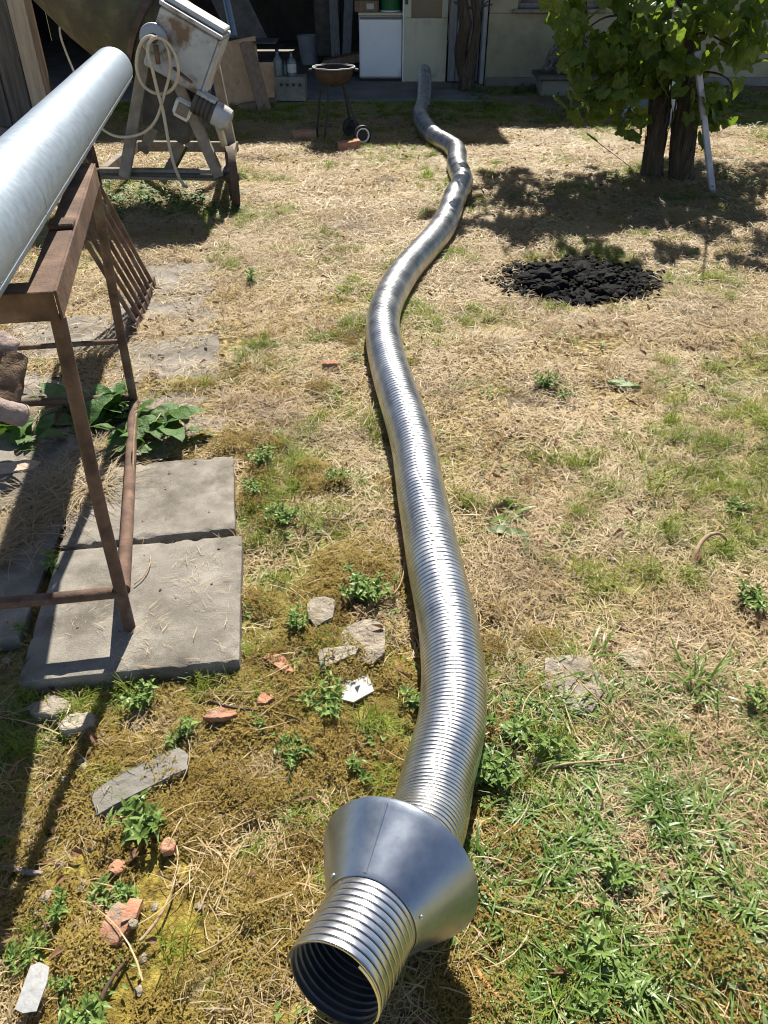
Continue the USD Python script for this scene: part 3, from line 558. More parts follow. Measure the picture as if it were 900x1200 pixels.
# housing: a sheet metal box with a raised lid edge
bo = atD(188, 6, 5.85)
bx = obj(mx, 'housing', lbox(bo, mu * .402, mv * .372, mw * .34, .012), 'mixer_white', label='white sheet metal housing with a brown rust patch')
obj(bx, 'lid_edge', lbox(bo - mu * .012 - mv * .026 - mw * .014, mu * .425, mv * .022, mw * .37, .006), 'mixer_white')
obj(bx, 'lid_edge', lbox(bo - mu * .005 - mv * .060 + mw * .05, mu * .408, mv * .030, mw * .25, .020), 'mixer_white')
obj(bx, 'side_flange', lbox(bo + mu * .40 - mw * .012, mu * .014, mv * .37, mw * .36, .004), 'mixer_white')
obj(mx, 'gear_guard', lbox(bo + mu * .06 + mv * .35 + mw * .10, mu * .36, mv * .40, mw * .30, .03), 'mixer_dark')
obj(mx, 'handle_bar', beam(atD(203, 79, 5.82), atD(225, 97, 5.78), .022, .016), 'rust')
# drum
dc = atD(150, 22, 6.3); dax = -(mu * .96 - mw * .12); dax /= np.linalg.norm(dax)
dm = [(.02, -.42), (.24, -.42), (.285, -.395), (.30, -.36), (.32, -.1), (.325, .10), (.33, .13), (.325, .16), (.30, .3), (.21, .62), (.215, .635), (.21, .64), (.20, .62), (.29, .3), (.31, .1), (.29, -.35), (.02, -.40)]
dr = obj(mx, 'drum', rough(lathe(dm, dc, dax, 48), .004, 14), 'mixer_olive', 35)
obj(dr, 'ring_gear', lathe([(.33, -.2), (.35, -.2), (.35, -.16), (.33, -.16)], dc, dax, 60), 'rust_dark')
bl = atD(180, 45, 5.83)
pu = obj(mx, 'bearing_plate', lathe([(.0, .02), (.07, .02), (.085, .012), (.09, 0), (.085, -.03), (0, -.03)], bl, V(.15, -1, .1), 28), 'grey_sheet', 40)
obj(pu, 'hub', lathe([(.0, .05), (.026, .048), (.03, .03), (.03, 0)], bl, V(.15, -1, .1), 12), 'rust', 40)
obj(pu, 'pin', beam(bl + V(.02, -.05, -.03), bl + V(.02, -.06, -.14), .03, .02), 'rust')
# motor
mc = atD(248, 130, 5.86)
mo = obj(mx, 'motor', lathe([(0, -.13), (.066, -.13), (.072, -.12), (.072, .02)], mc, mu, 28), 'mixer_dark', 40)
obj(mo, 'motor_cap', lathe([(.076, .02), (.078, .03), (.078, .10), (.07, .13), (.045, .142), (0, .144)], mc, mu, 28), 'mixer_white', 40)
obj(mo, 'motor_top', lbox(mc - mu * .13 - mv * .085 - mw * .05, mu * .14, mv * .03, mw * .10, .008), 'mixer_white')
for k in range(4): obj(mo, 'cooling_fin', lathe([(.07, -.1 + k * .03), (.079, -.1 + k * .03), (.079, -.094 + k * .03), (.07, -.094 + k * .03)], mc, mu, 28), 'black_paint')
sb = obj(mx, 'switch_box', lbox(atD(207, 112, 5.86), mu * .13, mv * .13 * -1 + mv * .26, mw * .08, .02), 'white_paint')
obj(sb, 'switch_plate', lbox(atD(207, 112, 5.86) + mu * .025 + mv * .025 - mw * .006, mu * .08, mv * .08, mw * .008, .004), 'mixer_grey')
obj(mx, 'motor_bracket', beam(mc + mu * .08 + mv * .07, rr_ + V(-.10, -.05, .02), .05, .03, up=(0, 1, 0)), 'mixer_white')

def loops(name, label, cat, pp, D, r, mat_, n=160):
    p = np.array([atD(x, y, D + d) for x, y, d in pp]); p = spline(p, n)
    return single(name, label, cat, tube(p, r, 8), mat_, True)
loops('electric_cable', 'beige electric cable looped over the cement mixer and hanging to the grass', 'cable',
      [(184, 45, -.14), (172, 44, -.17), (162, 60, -.17), (161, 84, -.17), (170, 102, -.16), (187, 110, -.15), (202, 104, -.16), (209, 86, -.17), (206, 66, -.17), (196, 50, -.16), (184, 44, -.18), (174, 52, -.19), (177, 76, -.19), (184, 104, -.19), (190, 126, -.19), (195, 152, -.19), (202, 186, -.19), (212, 212, -.17), (219, 219, -.1)], 5.93, .011, 'cable', 260)
loops('electric_cable', 'beige cable sagging from the mixer towards the galvanised tube end', 'cable',
      [(190, 46, -.12), (198, 62, -.16), (199, 84, -.17), (192, 112, -.17), (184, 138, -.17), (172, 153, -.16), (153, 160, -.14), (134, 159, -.12), (118, 149, -.08), (104, 132, 0.)], 5.93, .010, 'cable', 120)

# ------------------------------------------------------------------ barn on the left, open to the yard
FY = 9.95
single('concrete_floor', None, None, rough(trimesh.creation.box((7.2, 6.3, .06)).apply_translation((-2.35, FY + 3.15, .03)).subdivide_to_size(.3), .004, 3), 'plinth', False, kind='structure')
bn = thing('barn', 'dark open barn behind the yard with plank side and tiled roof', 'barn', (-3, 11, 0))
BL, BR, BY = -6.2, 1.16, 16.2
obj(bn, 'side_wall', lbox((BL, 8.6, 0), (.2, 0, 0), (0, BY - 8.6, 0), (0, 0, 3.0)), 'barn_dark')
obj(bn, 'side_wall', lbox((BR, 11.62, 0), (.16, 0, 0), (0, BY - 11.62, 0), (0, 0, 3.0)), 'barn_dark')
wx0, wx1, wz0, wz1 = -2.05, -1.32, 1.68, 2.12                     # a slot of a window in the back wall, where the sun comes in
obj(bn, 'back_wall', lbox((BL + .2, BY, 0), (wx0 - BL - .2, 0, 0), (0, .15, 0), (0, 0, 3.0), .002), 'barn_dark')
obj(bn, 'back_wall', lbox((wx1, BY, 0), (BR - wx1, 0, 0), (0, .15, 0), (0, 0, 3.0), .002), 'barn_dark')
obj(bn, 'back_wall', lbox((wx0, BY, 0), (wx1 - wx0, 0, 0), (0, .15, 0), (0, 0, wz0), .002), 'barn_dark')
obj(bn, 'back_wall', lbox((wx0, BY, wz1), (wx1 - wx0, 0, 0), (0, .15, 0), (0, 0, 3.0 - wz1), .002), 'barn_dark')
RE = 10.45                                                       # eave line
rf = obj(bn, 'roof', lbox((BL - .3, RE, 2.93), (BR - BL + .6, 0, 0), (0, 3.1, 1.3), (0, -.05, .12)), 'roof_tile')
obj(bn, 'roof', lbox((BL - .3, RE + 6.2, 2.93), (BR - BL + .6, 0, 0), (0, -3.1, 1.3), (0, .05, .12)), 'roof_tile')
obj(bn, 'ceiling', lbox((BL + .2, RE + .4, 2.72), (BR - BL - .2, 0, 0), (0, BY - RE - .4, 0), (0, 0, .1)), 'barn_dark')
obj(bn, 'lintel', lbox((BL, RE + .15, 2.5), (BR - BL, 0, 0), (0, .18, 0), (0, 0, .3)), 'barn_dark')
# plank door leaf and post on the far left
pd = thing('plank_door', 'weathered grey plank door leaf standing open at the far left', 'door', (-3.9, 8.35, 0))
x = -4.75
for k in range(6):
    w = .20 + .05 * rng.random(); obj(pd, 'plank', rough(lbox((x, 8.33 + .012 * (k % 2), .06 + .03 * rng.random()), (w - .008, 0, 0), (0, .028, 0), (0, 0, 2.3), .005), .003, 6), 'old_wood'); x += w
obj(pd, 'knot_hole', lathe([(0, .004), (.03, .003), (.034, 0)], atD(28, 62, 8.325), (0, -1, 0), 12), 'rust')
DX = x
po = thing('timber_post', 'pale squared timber post beside the weathered plank door', 'post', (DX + .2, 8.3, 0))
obj(po, 'post', rough(lbox((DX + .06, 8.2, 0), (.165, 0, 0), (0, .16, 0), (0, 0, 2.6), .008), .004, 5), 'pale_wood')
obj(po, 'batten', rough(lbox((DX + .225, 8.19, 0), (.05, 0, 0), (0, .05, 0), (0, 0, 2.6), .006), .003, 5), 'brown_wood')
loops('hanging_rope', 'thin pale rope hanging beside the timber post', 'rope', [(66, -8, 0), (72, 18, 0), (70, 34, -.02), (76, 58, 0), (84, 78, -.02), (92, 96, -.05)], 8.1, .009, 'cable', 60)
for k, (px, py, r) in enumerate([(8, 168, .14), (32, 170, .12), (55, 168, .10), (20, 185, .08), (64, 178, .07)]):
    p = at(px, py); single('rubble_stone', ['grey rubble stone at the left edge under the plank door, the biggest', 'pale rubble stone below the middle of the plank door', 'rubble stone at the foot of the timber post', 'small rubble stone in front of the two bigger ones', 'small rubble stone near the galvanised tube under the post'][k], 'stone', rotz(lump(r, k + 3, .3, 2, (1.2, 1, .7)), 40 * k, p + V(0, 0, r * .3)), ['stone_grey', 'stone_pale'][k % 2], True)

# boards and clutter at the barn opening
def sheet(name, label, cat, p0, p1, top, th, mat_):
    """upright sheet: two foot points and the vector to its top edge"""
    p0, p1, top = (np.asarray(k, float) for k in (p0, p1, top)); nrm = np.cross(p1 - p0, top); nrm /= np.linalg.norm(nrm)
    return single(name, label, cat, lbox(p0, p1 - p0, top, nrm * th, .003), mat_)
b0, b1 = at(264, 130), at(320, 119)
b0 = atz(264, 130, .0); b1 = atz(318, 117, .06)
t0 = atD(254, 52, b0[1] + .45)
sheet('plywood_sheet', 'big light brown plywood sheet leaning at the barn opening', 'board', b0, b0 + (b1 - b0) * .82, t0 - b0, .018, 'plywood')
q0 = atz(296, 121, .06) + V(0, .12, 0)
sheet('plywood_sheet', 'smaller plywood offcut just right of the big leaning sheet', 'board', q0, q0 + V(.24, .02, 0), atD(300, 74, q0[1] + .3) - q0, .018, 'plywood')
single('plank', 'brown plank leaning aslant in front of the plywood sheet', 'plank', beam(atz(311, 131, .01), atD(288, 50, b0[1] + .30), .15, .03, up=(.3, -1, .2)), 'brown_wood')
single('wood_block', 'short wooden block on the ground at the foot of the plywood', 'wood block', beam(atz(284, 127, .05) + V(0, -.06, 0), atz(322, 119, .05) + V(0, -.06, 0), .09, .10), 'brown_wood')
single('navy_tarpaulin', 'dark blue sheet hanging between mixer and plywood', 'tarpaulin', rough(lbox(atz(240, 118, 0) + V(0, .25, 0), (.26, 0, 0), (0, .03, 0), (-.05, .1, .75)), .02, 6), 'navy_cloth', True)
single('metal_sheet', 'bent grey metal sheet on top of the leaning plywood', 'metal sheet', cat_([lbox(atD(259, 50, 10.2), (.62, .05, -.02), (0, .3, .02), (0, 0, .012), .004), lbox(atD(272, 50, 10.4), (.42, .1, 0), (-.35, .3, .62), (0, .01, 0), .004)]), 'mixer_dark')
ch = thing('metal_channel', 'shiny ribbed metal channel leaning upright behind the plywood', 'metal channel', atD(276, 40, 10.3))
obj(ch, 'web', beam(atD(274, 42, 10.15), atD(260, -25, 10.4), .085, .012, up=(0, -1, 0)), 'galvanised')
obj(ch, 'flange', beam(atD(271, 42, 10.12), atD(257, -25, 10.37), .018, .03, up=(0, -1, 0)), 'galvanised'); obj(ch, 'flange', beam(atD(277.5, 42, 10.12), atD(263.5, -25, 10.37), .018, .03, up=(0, -1, 0)), 'galvanised')
# crate with bottles
c0 = atz(324, 119, .06); cr = thing('grey_crate', 'speckled grey crate right of the plywood', 'crate', c0)
obj(cr, 'box', rough(trimesh.creation.box((.34, .26, .24)).apply_translation(c0 + V(.165, .16, .12)).subdivide_to_size(.04), .006, 30), 'concrete_dark')
for k in range(4): obj(cr, 'slot', lbox(c0 + V(.05 + .07 * k, .026, .15), (.03, 0, 0), (0, .006, 0), (0, 0, .03), .001), 'black_paint')
def bottle(px, py, D, h, r, mat_, label, lab=False):
    b = atD(px, py, D); b[2] = .301; t = thing('bottle', label, 'bottle', b)
    obj(t, 'body', lathe([(0, 0), (r, .003), (r, h * .6), (r * .8, h * .68), (r * .35, h * .78), (r * .33, h * .97), (0, h)], b, (0, 0, 1), 18), mat_, 40)
    obj(t, 'cap', lathe([(r * .4, h * .92), (r * .42, h * 1.01), (0, h * 1.015)], b, (0, 0, 1), 14), 'black_paint', 40)
    if lab: obj(t, 'paper_label', lathe([(r * 1.02, h * .15), (r * 1.02, h * .5)], b, (0, 0, 1), 18), 'paper')
bottle(327, 95, c0[1] + .12, .26, .05, 'bottle_glass', 'greenish bottle at the left on the crate')
bottle(335, 95, c0[1] + .2, .15, .04, 'bottle_glass', 'short squat bottle in the middle on the crate')
bottle(343, 95, c0[1] + .14, .24, .05, 'bottle_glass', 'bottle with white paper label on the crate', True)
# inside
bk = atz(362, 77, .06) + V(0, .2, 0)
bu = thing('bucket', 'pale grey bucket standing in the dark barn', 'bucket', bk); obj(bu, 'pail', lathe([(0, 0), (.12, .0), (.17, .36), (.175, .365), (.165, .36), (.118, .01), (0, .01)], bk, (0, 0, 1), 28), 'grey_sheet', 40)
obj(bu, 'bail', tube([bk + V(.172 * math.cos(a), -.02 - .1 * math.sin(a), .35 - .05 * math.sin(a)) for a in np.linspace(0, np.pi, 14)], .004, 6), 'steel')
single('work_coat', 'dark coat hanging inside the barn left of the fridge', 'coat', rough(lbox(atD(370, 68, 12.6), (.36, 0, 0), (0, .14, 0), (.02, 0, 1.25), .04), .05, 5, 3), 'mixer_dark', True)
for k, (xa, xb, lab) in enumerate([(394, 390, 'grey board leaning inside the barn, left of the two by the fridge'), (406, 409, 'grey board leaning inside the barn, right of the two by the fridge')]):
    single('leaning_board', lab, 'board', beam(atD(xa, 72, 12.2), atD(xb, -10, 12.5), .12, .025, up=(0, -1, 0)), 'grey_paint')
single('wooden_trough', 'low wooden box lying behind the kettle grill', 'box', rough(lbox(atD(378, 82, 11.6), (.5, .1, .08), (0, .3, 0), (0, 0, .10)), .004, 8), 'brown_wood')
# fridge and what stands on it
f0 = atz(421.5, 95.5, .06); FD = f0[1]; f1 = atD(420, 15, FD); fw, fh = .545, f1[2] - .06
fx = thing('fridge', 'low white fridge with bluish front in the barn opening', 'fridge', f0)
obj(fx, 'cabinet', lbox(f0 + V(0, .045, .03), (fw, 0, 0), (0, .5, 0), (0, 0, fh - .06), .012), 'fridge_white')
obj(fx, 'door', lbox(f0 + V(.004, 0, .05), (fw - .008, 0, 0), (0, .042, 0), (0, 0, fh - .115), .012), 'fridge_white')
obj(fx, 'worktop', lbox(f0 + V(-.006, -.006, fh - .028), (fw + .012, 0, 0), (0, .56, 0), (0, 0, .03), .006), 'cream_paint')
obj(fx, 'handle_strip', lbox(f0 + V(.01, -.006, fh - .062), (fw - .02, 0, 0), (0, .02, 0), (0, 0, .016), .003), 'grey_paint')
obj(fx, 'kick_plate', lbox(f0 + V(.01, .03, .0), (fw - .02, 0, 0), (0, .4, 0), (0, 0, .03), .003), 'black_paint')
tz = .06 + fh + .004
can = thing('green_canister', 'green enamel canister standing on the fridge', 'canister', V(f0[0] + .40, FD + .18, tz)); obj(can, 'body', lathe([(0, 0), (.125, .005), (.125, .3), (.10, .33), (0, .33)], V(f0[0] + .40, FD + .18, tz), (0, 0, 1), 28), 'green_enamel', 40); obj(can, 'rim', lathe([(.13, .0), (.132, .012), (.126, .016)], V(f0[0] + .40, FD + .18, tz), (0, 0, 1), 28), 'white_paint')
bxx = thing('cardboard_box', 'dark box with small white label on the fridge', 'box', V(f0[0] + .1, FD + .15, tz)); obj(bxx, 'box', lbox(V(f0[0] - .05, FD + .06, tz), (.3, 0, 0), (0, .25, 0), (0, 0, .12), .006), 'brown_wood'); obj(bxx, 'white_label', lbox(V(f0[0] + .10, FD + .055, tz + .03), (.09, 0, 0), (0, .004, 0), (0, 0, .06), .001), 'paper')
single('rag', 'crumpled grey rag heaped on the box on the fridge', 'rag', rough(lbox(V(f0[0] - .04, FD + .08, tz + .122), (.26, 0, 0), (0, .2, 0), (0, 0, .09), .03), .04, 12, 5), 'grey_sheet', True)
# cream glazed door leaf beside it
d0 = atz(467.5, 94, .06); d0[1] = FD - .02; d0[0] = f0[0] + fw + .012; dw = .555
dd = thing('cream_door', 'cream door leaf with a glass pane, right of the fridge', 'door', d0)
pz = atD(490, 21, FD)[2] - .06
obj(dd, 'lower_panel', lbox(d0, (dw, 0, 0), (0, .04, 0), (0, 0, pz), .005), 'cream_paint')
for dx, w in ((0, .10), (dw - .075, .075)): obj(dd, 'stile', lbox(d0 + V(dx, 0, pz + .001), (w, 0, 0), (0, .04, 0), (0, 0, 1.98 - pz), .005), 'cream_paint')
obj(dd, 'top_rail', lbox(d0 + V(.101, 0, 1.80), (dw - .177, 0, 0), (0, .04, 0), (0, 0, .18), .005), 'cream_paint')
obj(dd, 'pane', lbox(d0 + V(.101, .02, pz + .001), (dw - .177, 0, 0), (0, .005, 0), (0, 0, 1.798 - pz), .001), 'glass_dark')
obj(dd, 'edge_strip', lbox(d0 + V(-.008, -.008, 0), (.018, 0, 0), (0, .05, 0), (0, 0, 1.98), .003), 'white_paint')
obj(dd, 'lever_handle', cat_([beam(d0 + V(.035, -.03, .92), d0 + V(.13, -.035, .92), .016, .016), lbox(d0 + V(.02, -.008, .84), (.035, 0, 0), (0, .008, 0), (0, 0, .17), .002)]), 'mixer_dark')
g0 = d0 + V(dw + .015, -.12, 0)
gd = thing('grey_plank_door', 'dark grey plank door between the cream door and the house', 'door', g0)
for k in range(4): obj(gd, 'plank', lbox(g0 + V(.098 * k, .006 * (k % 2), .02), (.092, 0, 0), (0, .03, 0), (0, 0, 2.1), .005), 'grey_paint')
jb = thing('door_frame', 'pale narrow door frame post at the corner of the house', 'door frame', g0 + V(.41, 0, 0)); obj(jb, 'jamb', lbox(g0 + V(.40, -.10, 0), (.055, 0, 0), (0, .14, 0), (0, 0, 2.25), .006), 'grey_sheet')

# ------------------------------------------------------------------ house wall on the right
HY, HX0, HX1 = 11.1, g0[0] + .47, 9.5
hs = thing('house', 'low house with stained yellowish plaster wall and windows behind the grapevine', 'house', (HX0, HY, 0))
sz = atD(600, 9.7, HY)[2]; ET = 2.15
obj(hs, 'wall', lbox((HX0, HY, 0), (HX1 - HX0, 0, 0), (0, .3, 0), (0, 0, sz - .05), .004), 'plaster')
wins = [(1.62, 2.62), (2.95, 3.75), (4.45, 5.75), (6.6, 7.8)]; xs = [HX0] + [k for w in wins for k in w] + [HX1]
for k in range(0, len(xs), 2): obj(hs, 'wall', lbox((xs[k], HY, sz - .048), (xs[k + 1] - xs[k], 0, 0), (0, .3, 0), (0, 0, ET - sz + .05), .002), 'plaster')
for k, (a, b) in enumerate(wins):
    w_ = obj(hs, 'window', cat_([lbox((a + .002, HY + .10, sz), (b - a - .004, 0, 0), (0, .05, 0), (0, 0, .05), .003), lbox((a + .002, HY + .10, sz + .98), (b - a - .004, 0, 0), (0, .05, 0), (0, 0, .05), .003)] + [lbox((a + .002 + (b - a - .05) * t, HY + .102, sz + .051), (.046, 0, 0), (0, .046, 0), (0, 0, .928), .003) for t in np.linspace(0, 1, 4)]), 'grey_paint')
    obj(w_, 'pane', lbox((a + .002, HY + .125, sz + .02), (b - a - .004, 0, 0), (0, .004, 0), (0, 0, 1.0), .0005), 'glass_dark')
    obj(w_, 'sill', lbox((a - .06, HY - .05, sz - .045), (b - a + .12, 0, 0), (0, .14, 0), (0, 0, .04), .006), 'concrete_dark')
    obj(hs, 'wall', lbox((a + .001, HY + .001, sz + 1.05), (b - a - .002, 0, 0), (0, .298, 0), (0, 0, ET - sz - 1.05), .002), 'plaster')
obj(hs, 'plinth', rough(trimesh.creation.box((HX1 - HX0 - .02, .05, .14)).apply_translation(((HX0 + HX1) / 2, HY - .024, .07)).subdivide_to_size(.15), .004, 4), 'plinth')
obj(hs, 'roof', lbox((HX0 - .12, HY - .55, ET), (HX1 - HX0 + .5, 0, 0), (0, 4.2, 1.3), (0, -.03, .1)), 'roof_tile')
obj(hs, 'back_wall', lbox((HX0, HY + 5, 0), (HX1 - HX0, 0, 0), (0, .3, 0), (0, 0, 3.0)), 'plaster'); obj(hs, 'side_wall', lbox((HX1 - .3, HY + .31, 0), (.29, 0, 0), (0, 4.68, 0), (0, 0, 2.1)), 'plaster')
single('wall_wire', 'thin dark cable running down the plaster wall beside the climbing stem', 'cable', tube([atD(x, y, HY - .012) for x, y in ((566, -6), (563, 20), (561, 45), (558, 70), (555, 95))], .008, 6), 'black_paint')
# trough with a dry bush
tq = atz(631, 118, .0); 
trg = thing('concrete_trough', 'dark concrete trough against the house wall behind the vine leaves', 'trough', tq)
th_ = atD(632, 88, tq[1])[2]
obj(trg, 'trough', rough(lbox(tq + V(.02, 0, 0), (1.15, 0, 0), (0, .42, 0), (0, 0, th_ - .05), .012), .004, 6), 'plinth'); obj(trg, 'rim', rough(lbox(tq + V(-.04, -.05, th_ - .049), (1.27, 0, 0), (0, .52, 0), (0, 0, .05), .01), .003, 8), 'mixer_dark')
ctr = tq + V(.5, .2, th_ + .22); rr0 = np.random.default_rng(5); bl_ = []
v, f = blades(2600, .46, (.04, .12), (.006, .013), (-.5, .9), 77, 2, 1.0); 
v[:, 2] += .0; k6 = np.repeat(rr0.random(2600), 6); ang6 = np.hypot(v[:, 0], v[:, 1]) / .46; v[:, 2] += k6 * .44 * np.sqrt(np.clip(1 - ang6 ** 2, 0.02, 1)); v[:, 1] *= .5
bu_ = thing('dry_bush', 'grey dry bush growing from the concrete trough', 'bush', tq + V(.5, .2, th_)); obj(bu_, 'foliage', (v + tq + V(.5, .2, th_ - .01), f), 'dead_bush')
for k in range(9): obj(bu_, 'stem', tube(spline([tq + V(.5 + .03 * k - .12, .2, th_ - .02), tq + V(.5 + .06 * (k - 4), .18 + .03 * rr0.normal(), th_ + .18), tq + V(.5 + .1 * (k - 4), .2 + .06 * rr0.normal(), th_ + .38)], 8), .006, 5), 'bark')
# climbing stem on the house corner
st = thing('climbing_stem', 'old twisted climbing plant stem at the corner of the house wall', 'climbing plant', (HX0, HY - .2, 0))
s0 = atz(545, 112, 0)
obj(st, 'stem', rough(tube(spline([s0, atD(545, 85, s0[1] + .02), atD(540, 60, s0[1] + .05), atD(545, 30, s0[1]), atD(541, 0, s0[1]), atD(540, -40, s0[1])], 30), np.linspace(.10, .05, 30), 12), .02, 12), 'bark', True)
obj(st, 'stem', rough(tube(spline([s0 + V(.06, 0, 0), atD(549, 80, s0[1] - .03), atD(555, 55, s0[1] - .03), atD(559, 25, s0[1]), atD(556, 0, s0[1]), atD(558, -40, s0[1])], 30), np.linspace(.07, .035, 30), 10), .012, 14), 'bark', True)
for k, (px, py) in enumerate([(532, 2), (577, 5), (572, 1)]):
    obj(st, 'side_twig', tube(spline([atD(545, 8, s0[1]), atD((545 + px) / 2, 6 + 2 * k, s0[1] - .03), atD(px, py, s0[1] - .05)], 8), .010, 6), 'bark')

# ------------------------------------------------------------------ kettle grill, bricks
kc = atD(391, 79, 8.15)
kg = thing('kettle_grill', 'rusty kettle grill without lid on thin black legs with two wheels', 'grill', (kc[0], kc[1], 0))
R_ = .185
prof = [(R_ * math.cos(a), -.155 * math.sin(a)) for a in np.linspace(0, np.pi / 2, 12)][:-1] + [(.0, -.155)]
prof = [(R_ - .012, .002), (R_ + .012, .006), (R_ + .014, -.004)] + prof; inn = [(r * .97, z * .96) for r, z in prof[::-1]][:-3]
bw = obj(kg, 'bowl', lathe(prof + inn, kc, (0, 0, 1), 40), 'grill_rust', 40)
obj(bw, 'rim', tube([kc + V((R_ + .01) * math.cos(a), (R_ + .01) * math.sin(a), .004) for a in np.linspace(0, 2 * np.pi, 41)], .007, 6, False), 'grey_sheet', True)
for sgn in (-1, 1): obj(kg, 'side_handle', beam(kc + V(sgn * (R_ + .005), -.03, -.015), kc + V(sgn * (R_ + .045), -.03, -.018), .05, .02), 'black_paint')
for k, (px, py, dx) in enumerate([(371, 161, -.11), (380, 168, -.02)]): obj(kg, 'leg', rod(atz(px, py, 0), kc + V(dx - .02, (.08, -.1)[k], -.12), .011, 10), 'black_paint')
w1, w2 = atz(412, 156, .085), atz(424.5, 158, .085)
w1 = atz(411, 149, .085); 
for k, w_ in enumerate((w1, w2)):
    obj(kg, 'leg', rod(w_ + V(-.03 * k, .04, .0), kc + V(.075 + .015 * k, (.07, -.05)[k], -.125), .011, 10), 'black_paint')
    wd = V(.30, -.95, 0) if k else V(.55, -.83, 0)
    wh = obj(kg, 'wheel', lathe([(.0, -.02), (.05, -.018), (.07, -.028), (.082, -.022), (.085, 0), (.082, .022), (.07, .028), (.05, .018), (0, .02)], w_, wd, 30), 'black_paint', 40)
    if k: obj(wh, 'white_ring', lathe([(.050, .0185), (.052, .0245), (.061, .0285), (.064, .0275)], w_, wd, 30), 'white_paint', 40)
obj(kg, 'axle', rod(w1, w2, .008, 8), 'black_paint')
def brick(px, py, deg, label, sz_=(.21, .10, .065), mat_='brick_red', seed=1, group=None, tilt=0):
    p = at(px, py); v, f = grid_box(*sz_, .03, .004, 25, seed, .008); v[:, 2] += v[:, 0] * tilt
    return single('brick', label, 'brick', rotz((v, f), deg, p + V(0, 0, -.008)), mat_, 40)
brick(357, 164, 15, 'dull red brick lying left of the kettle grill feet', (.22, .12, .09), 'brick_red', 2); brick(409, 175, 12, 'light red brick lying in front of the grill wheels', (.2, .11, .08), 'brick_red', 3, tilt=.1)

# ------------------------------------------------------------------ grapevine
gv = thing('grapevine', 'old grapevine with two dark gnarled trunks and big green leaves', 'grapevine', at(780, 205))
vA, vB = at(764, 207), at(799, 209)
VD = vB[1]
def trunk(path, r0, r1, seed, nm='trunk'):
    p = spline(path, 40); r = np.linspace(r0, r1, 40) * (1 + .3 * np.exp(-np.linspace(0, 8, 40))); sides = 22
    t, a, b = frames(p); ang = np.arange(sides) * 2 * np.pi / sides
    fl_ = 1 + .22 * (meshkit.fbm(np.stack([np.cos(ang)[None] * 2.2 + 0 * p[:, :1], np.sin(ang)[None] * 2.2 + 0 * p[:, :1], p[:, 2:] * 3 + seed + 0 * ang[None]], -1), 3, seed) - .5) * 2 + .06 * np.sin(ang * 5 + p[:, 2:] * 9)
    return obj(gv, nm, loft(p[:, None] + (r[:, None] * fl_)[..., None] * (np.cos(ang)[None, :, None] * a[:, None] + np.sin(ang)[None, :, None] * b[:, None])), 'bark', True)
trunk([vA + V(0, 0, -.05), atD(768, 170, vA[1]), atD(773, 130, vA[1] + .02), atD(774, 90, vA[1] + .05), atD(772, 40, vA[1]), atD(775, -10, vA[1]), atD(790, -70, vA[1])], .072, .045, 3)
trunk([vB + V(0, 0, -.05), atD(800, 170, VD), atD(804, 130, VD), atD(809, 100, VD), atD(808, 50, VD), atD(802, 0, VD), atD(812, -70, VD)], .088, .05, 8)
rv_ = np.random.default_rng(11)
canes = []
def shaggy(path, R0, n, seed):
    r = np.random.default_rng(seed); p = spline(path, 60); out = []
    for k in range(n):
        i0 = int(r.uniform(0, 38)); L_ = int(r.uniform(8, 22)); a = r.uniform(0, 6.28); seg = p[i0:i0 + L_:2]; o = np.c_[np.cos(a + np.linspace(0, .5, len(seg))), np.sin(a + np.linspace(0, .5, len(seg))), 0 * seg[:, 0]]
        out.append(tube(seg + o * (R0 * np.linspace(1.0, 1.08 + .12 * r.random(), len(seg)))[:, None], np.linspace(.009, .003, len(seg)) * r.uniform(.6, 1.3), 5))
    return obj(gv, 'bark_strips', cat_(out), 'bark')
shaggy([vA + V(0, 0, -.02), atD(768, 170, vA[1]), atD(773, 130, vA[1] + .02), atD(774, 90, vA[1] + .05), atD(772, 40, vA[1])], .074, 46, 5)
shaggy([vB + V(0, 0, -.02), atD(800, 170, VD), atD(804, 130, VD), atD(809, 100, VD), atD(808, 50, VD)], .088, 60, 6)
def cane(path, r=.010): 
    p = spline(path, 24); canes.append(p); obj(gv, 'cane', tube(p, np.linspace(r, r * .4, 24), 6), 'bark')
for pth in ([(772, 60, 0), (735, 20, -.1), (700, 25, -.2), (668, 55, -.25), (650, 70, -.3)], [(775, 85, 0), (745, 75, -.15), (715, 90, -.3), (690, 110, -.35), (672, 128, -.35)], [(774, 70, 0), (750, 100, -.25), (737, 130, -.35), (725, 150, -.4)],
            [(800, 60, 0), (830, 40, -.15), (862, 55, -.2), (892, 40, -.2)], [(803, 90, 0), (835, 85, -.15), (855, 95, -.25), (846, 130, -.25)], [(690, 130, -.1), (683, 70, .05), (686, 20, .1), (688, -20, .1)], [(802, 100, 0), (838, 110, -.1), (830, 130, -.2), (822, 150, -.25)],
            [(700, 165, -.2), (690, 158, -.1), (738, 195, .0)], [(838, 40, .1), (834, 5, .1), (842, -30, .1)]):
    cane([atD(x, y, vA[1] + d) for x, y, d in pth], .005 if pth[0][1] == 165 else .010)
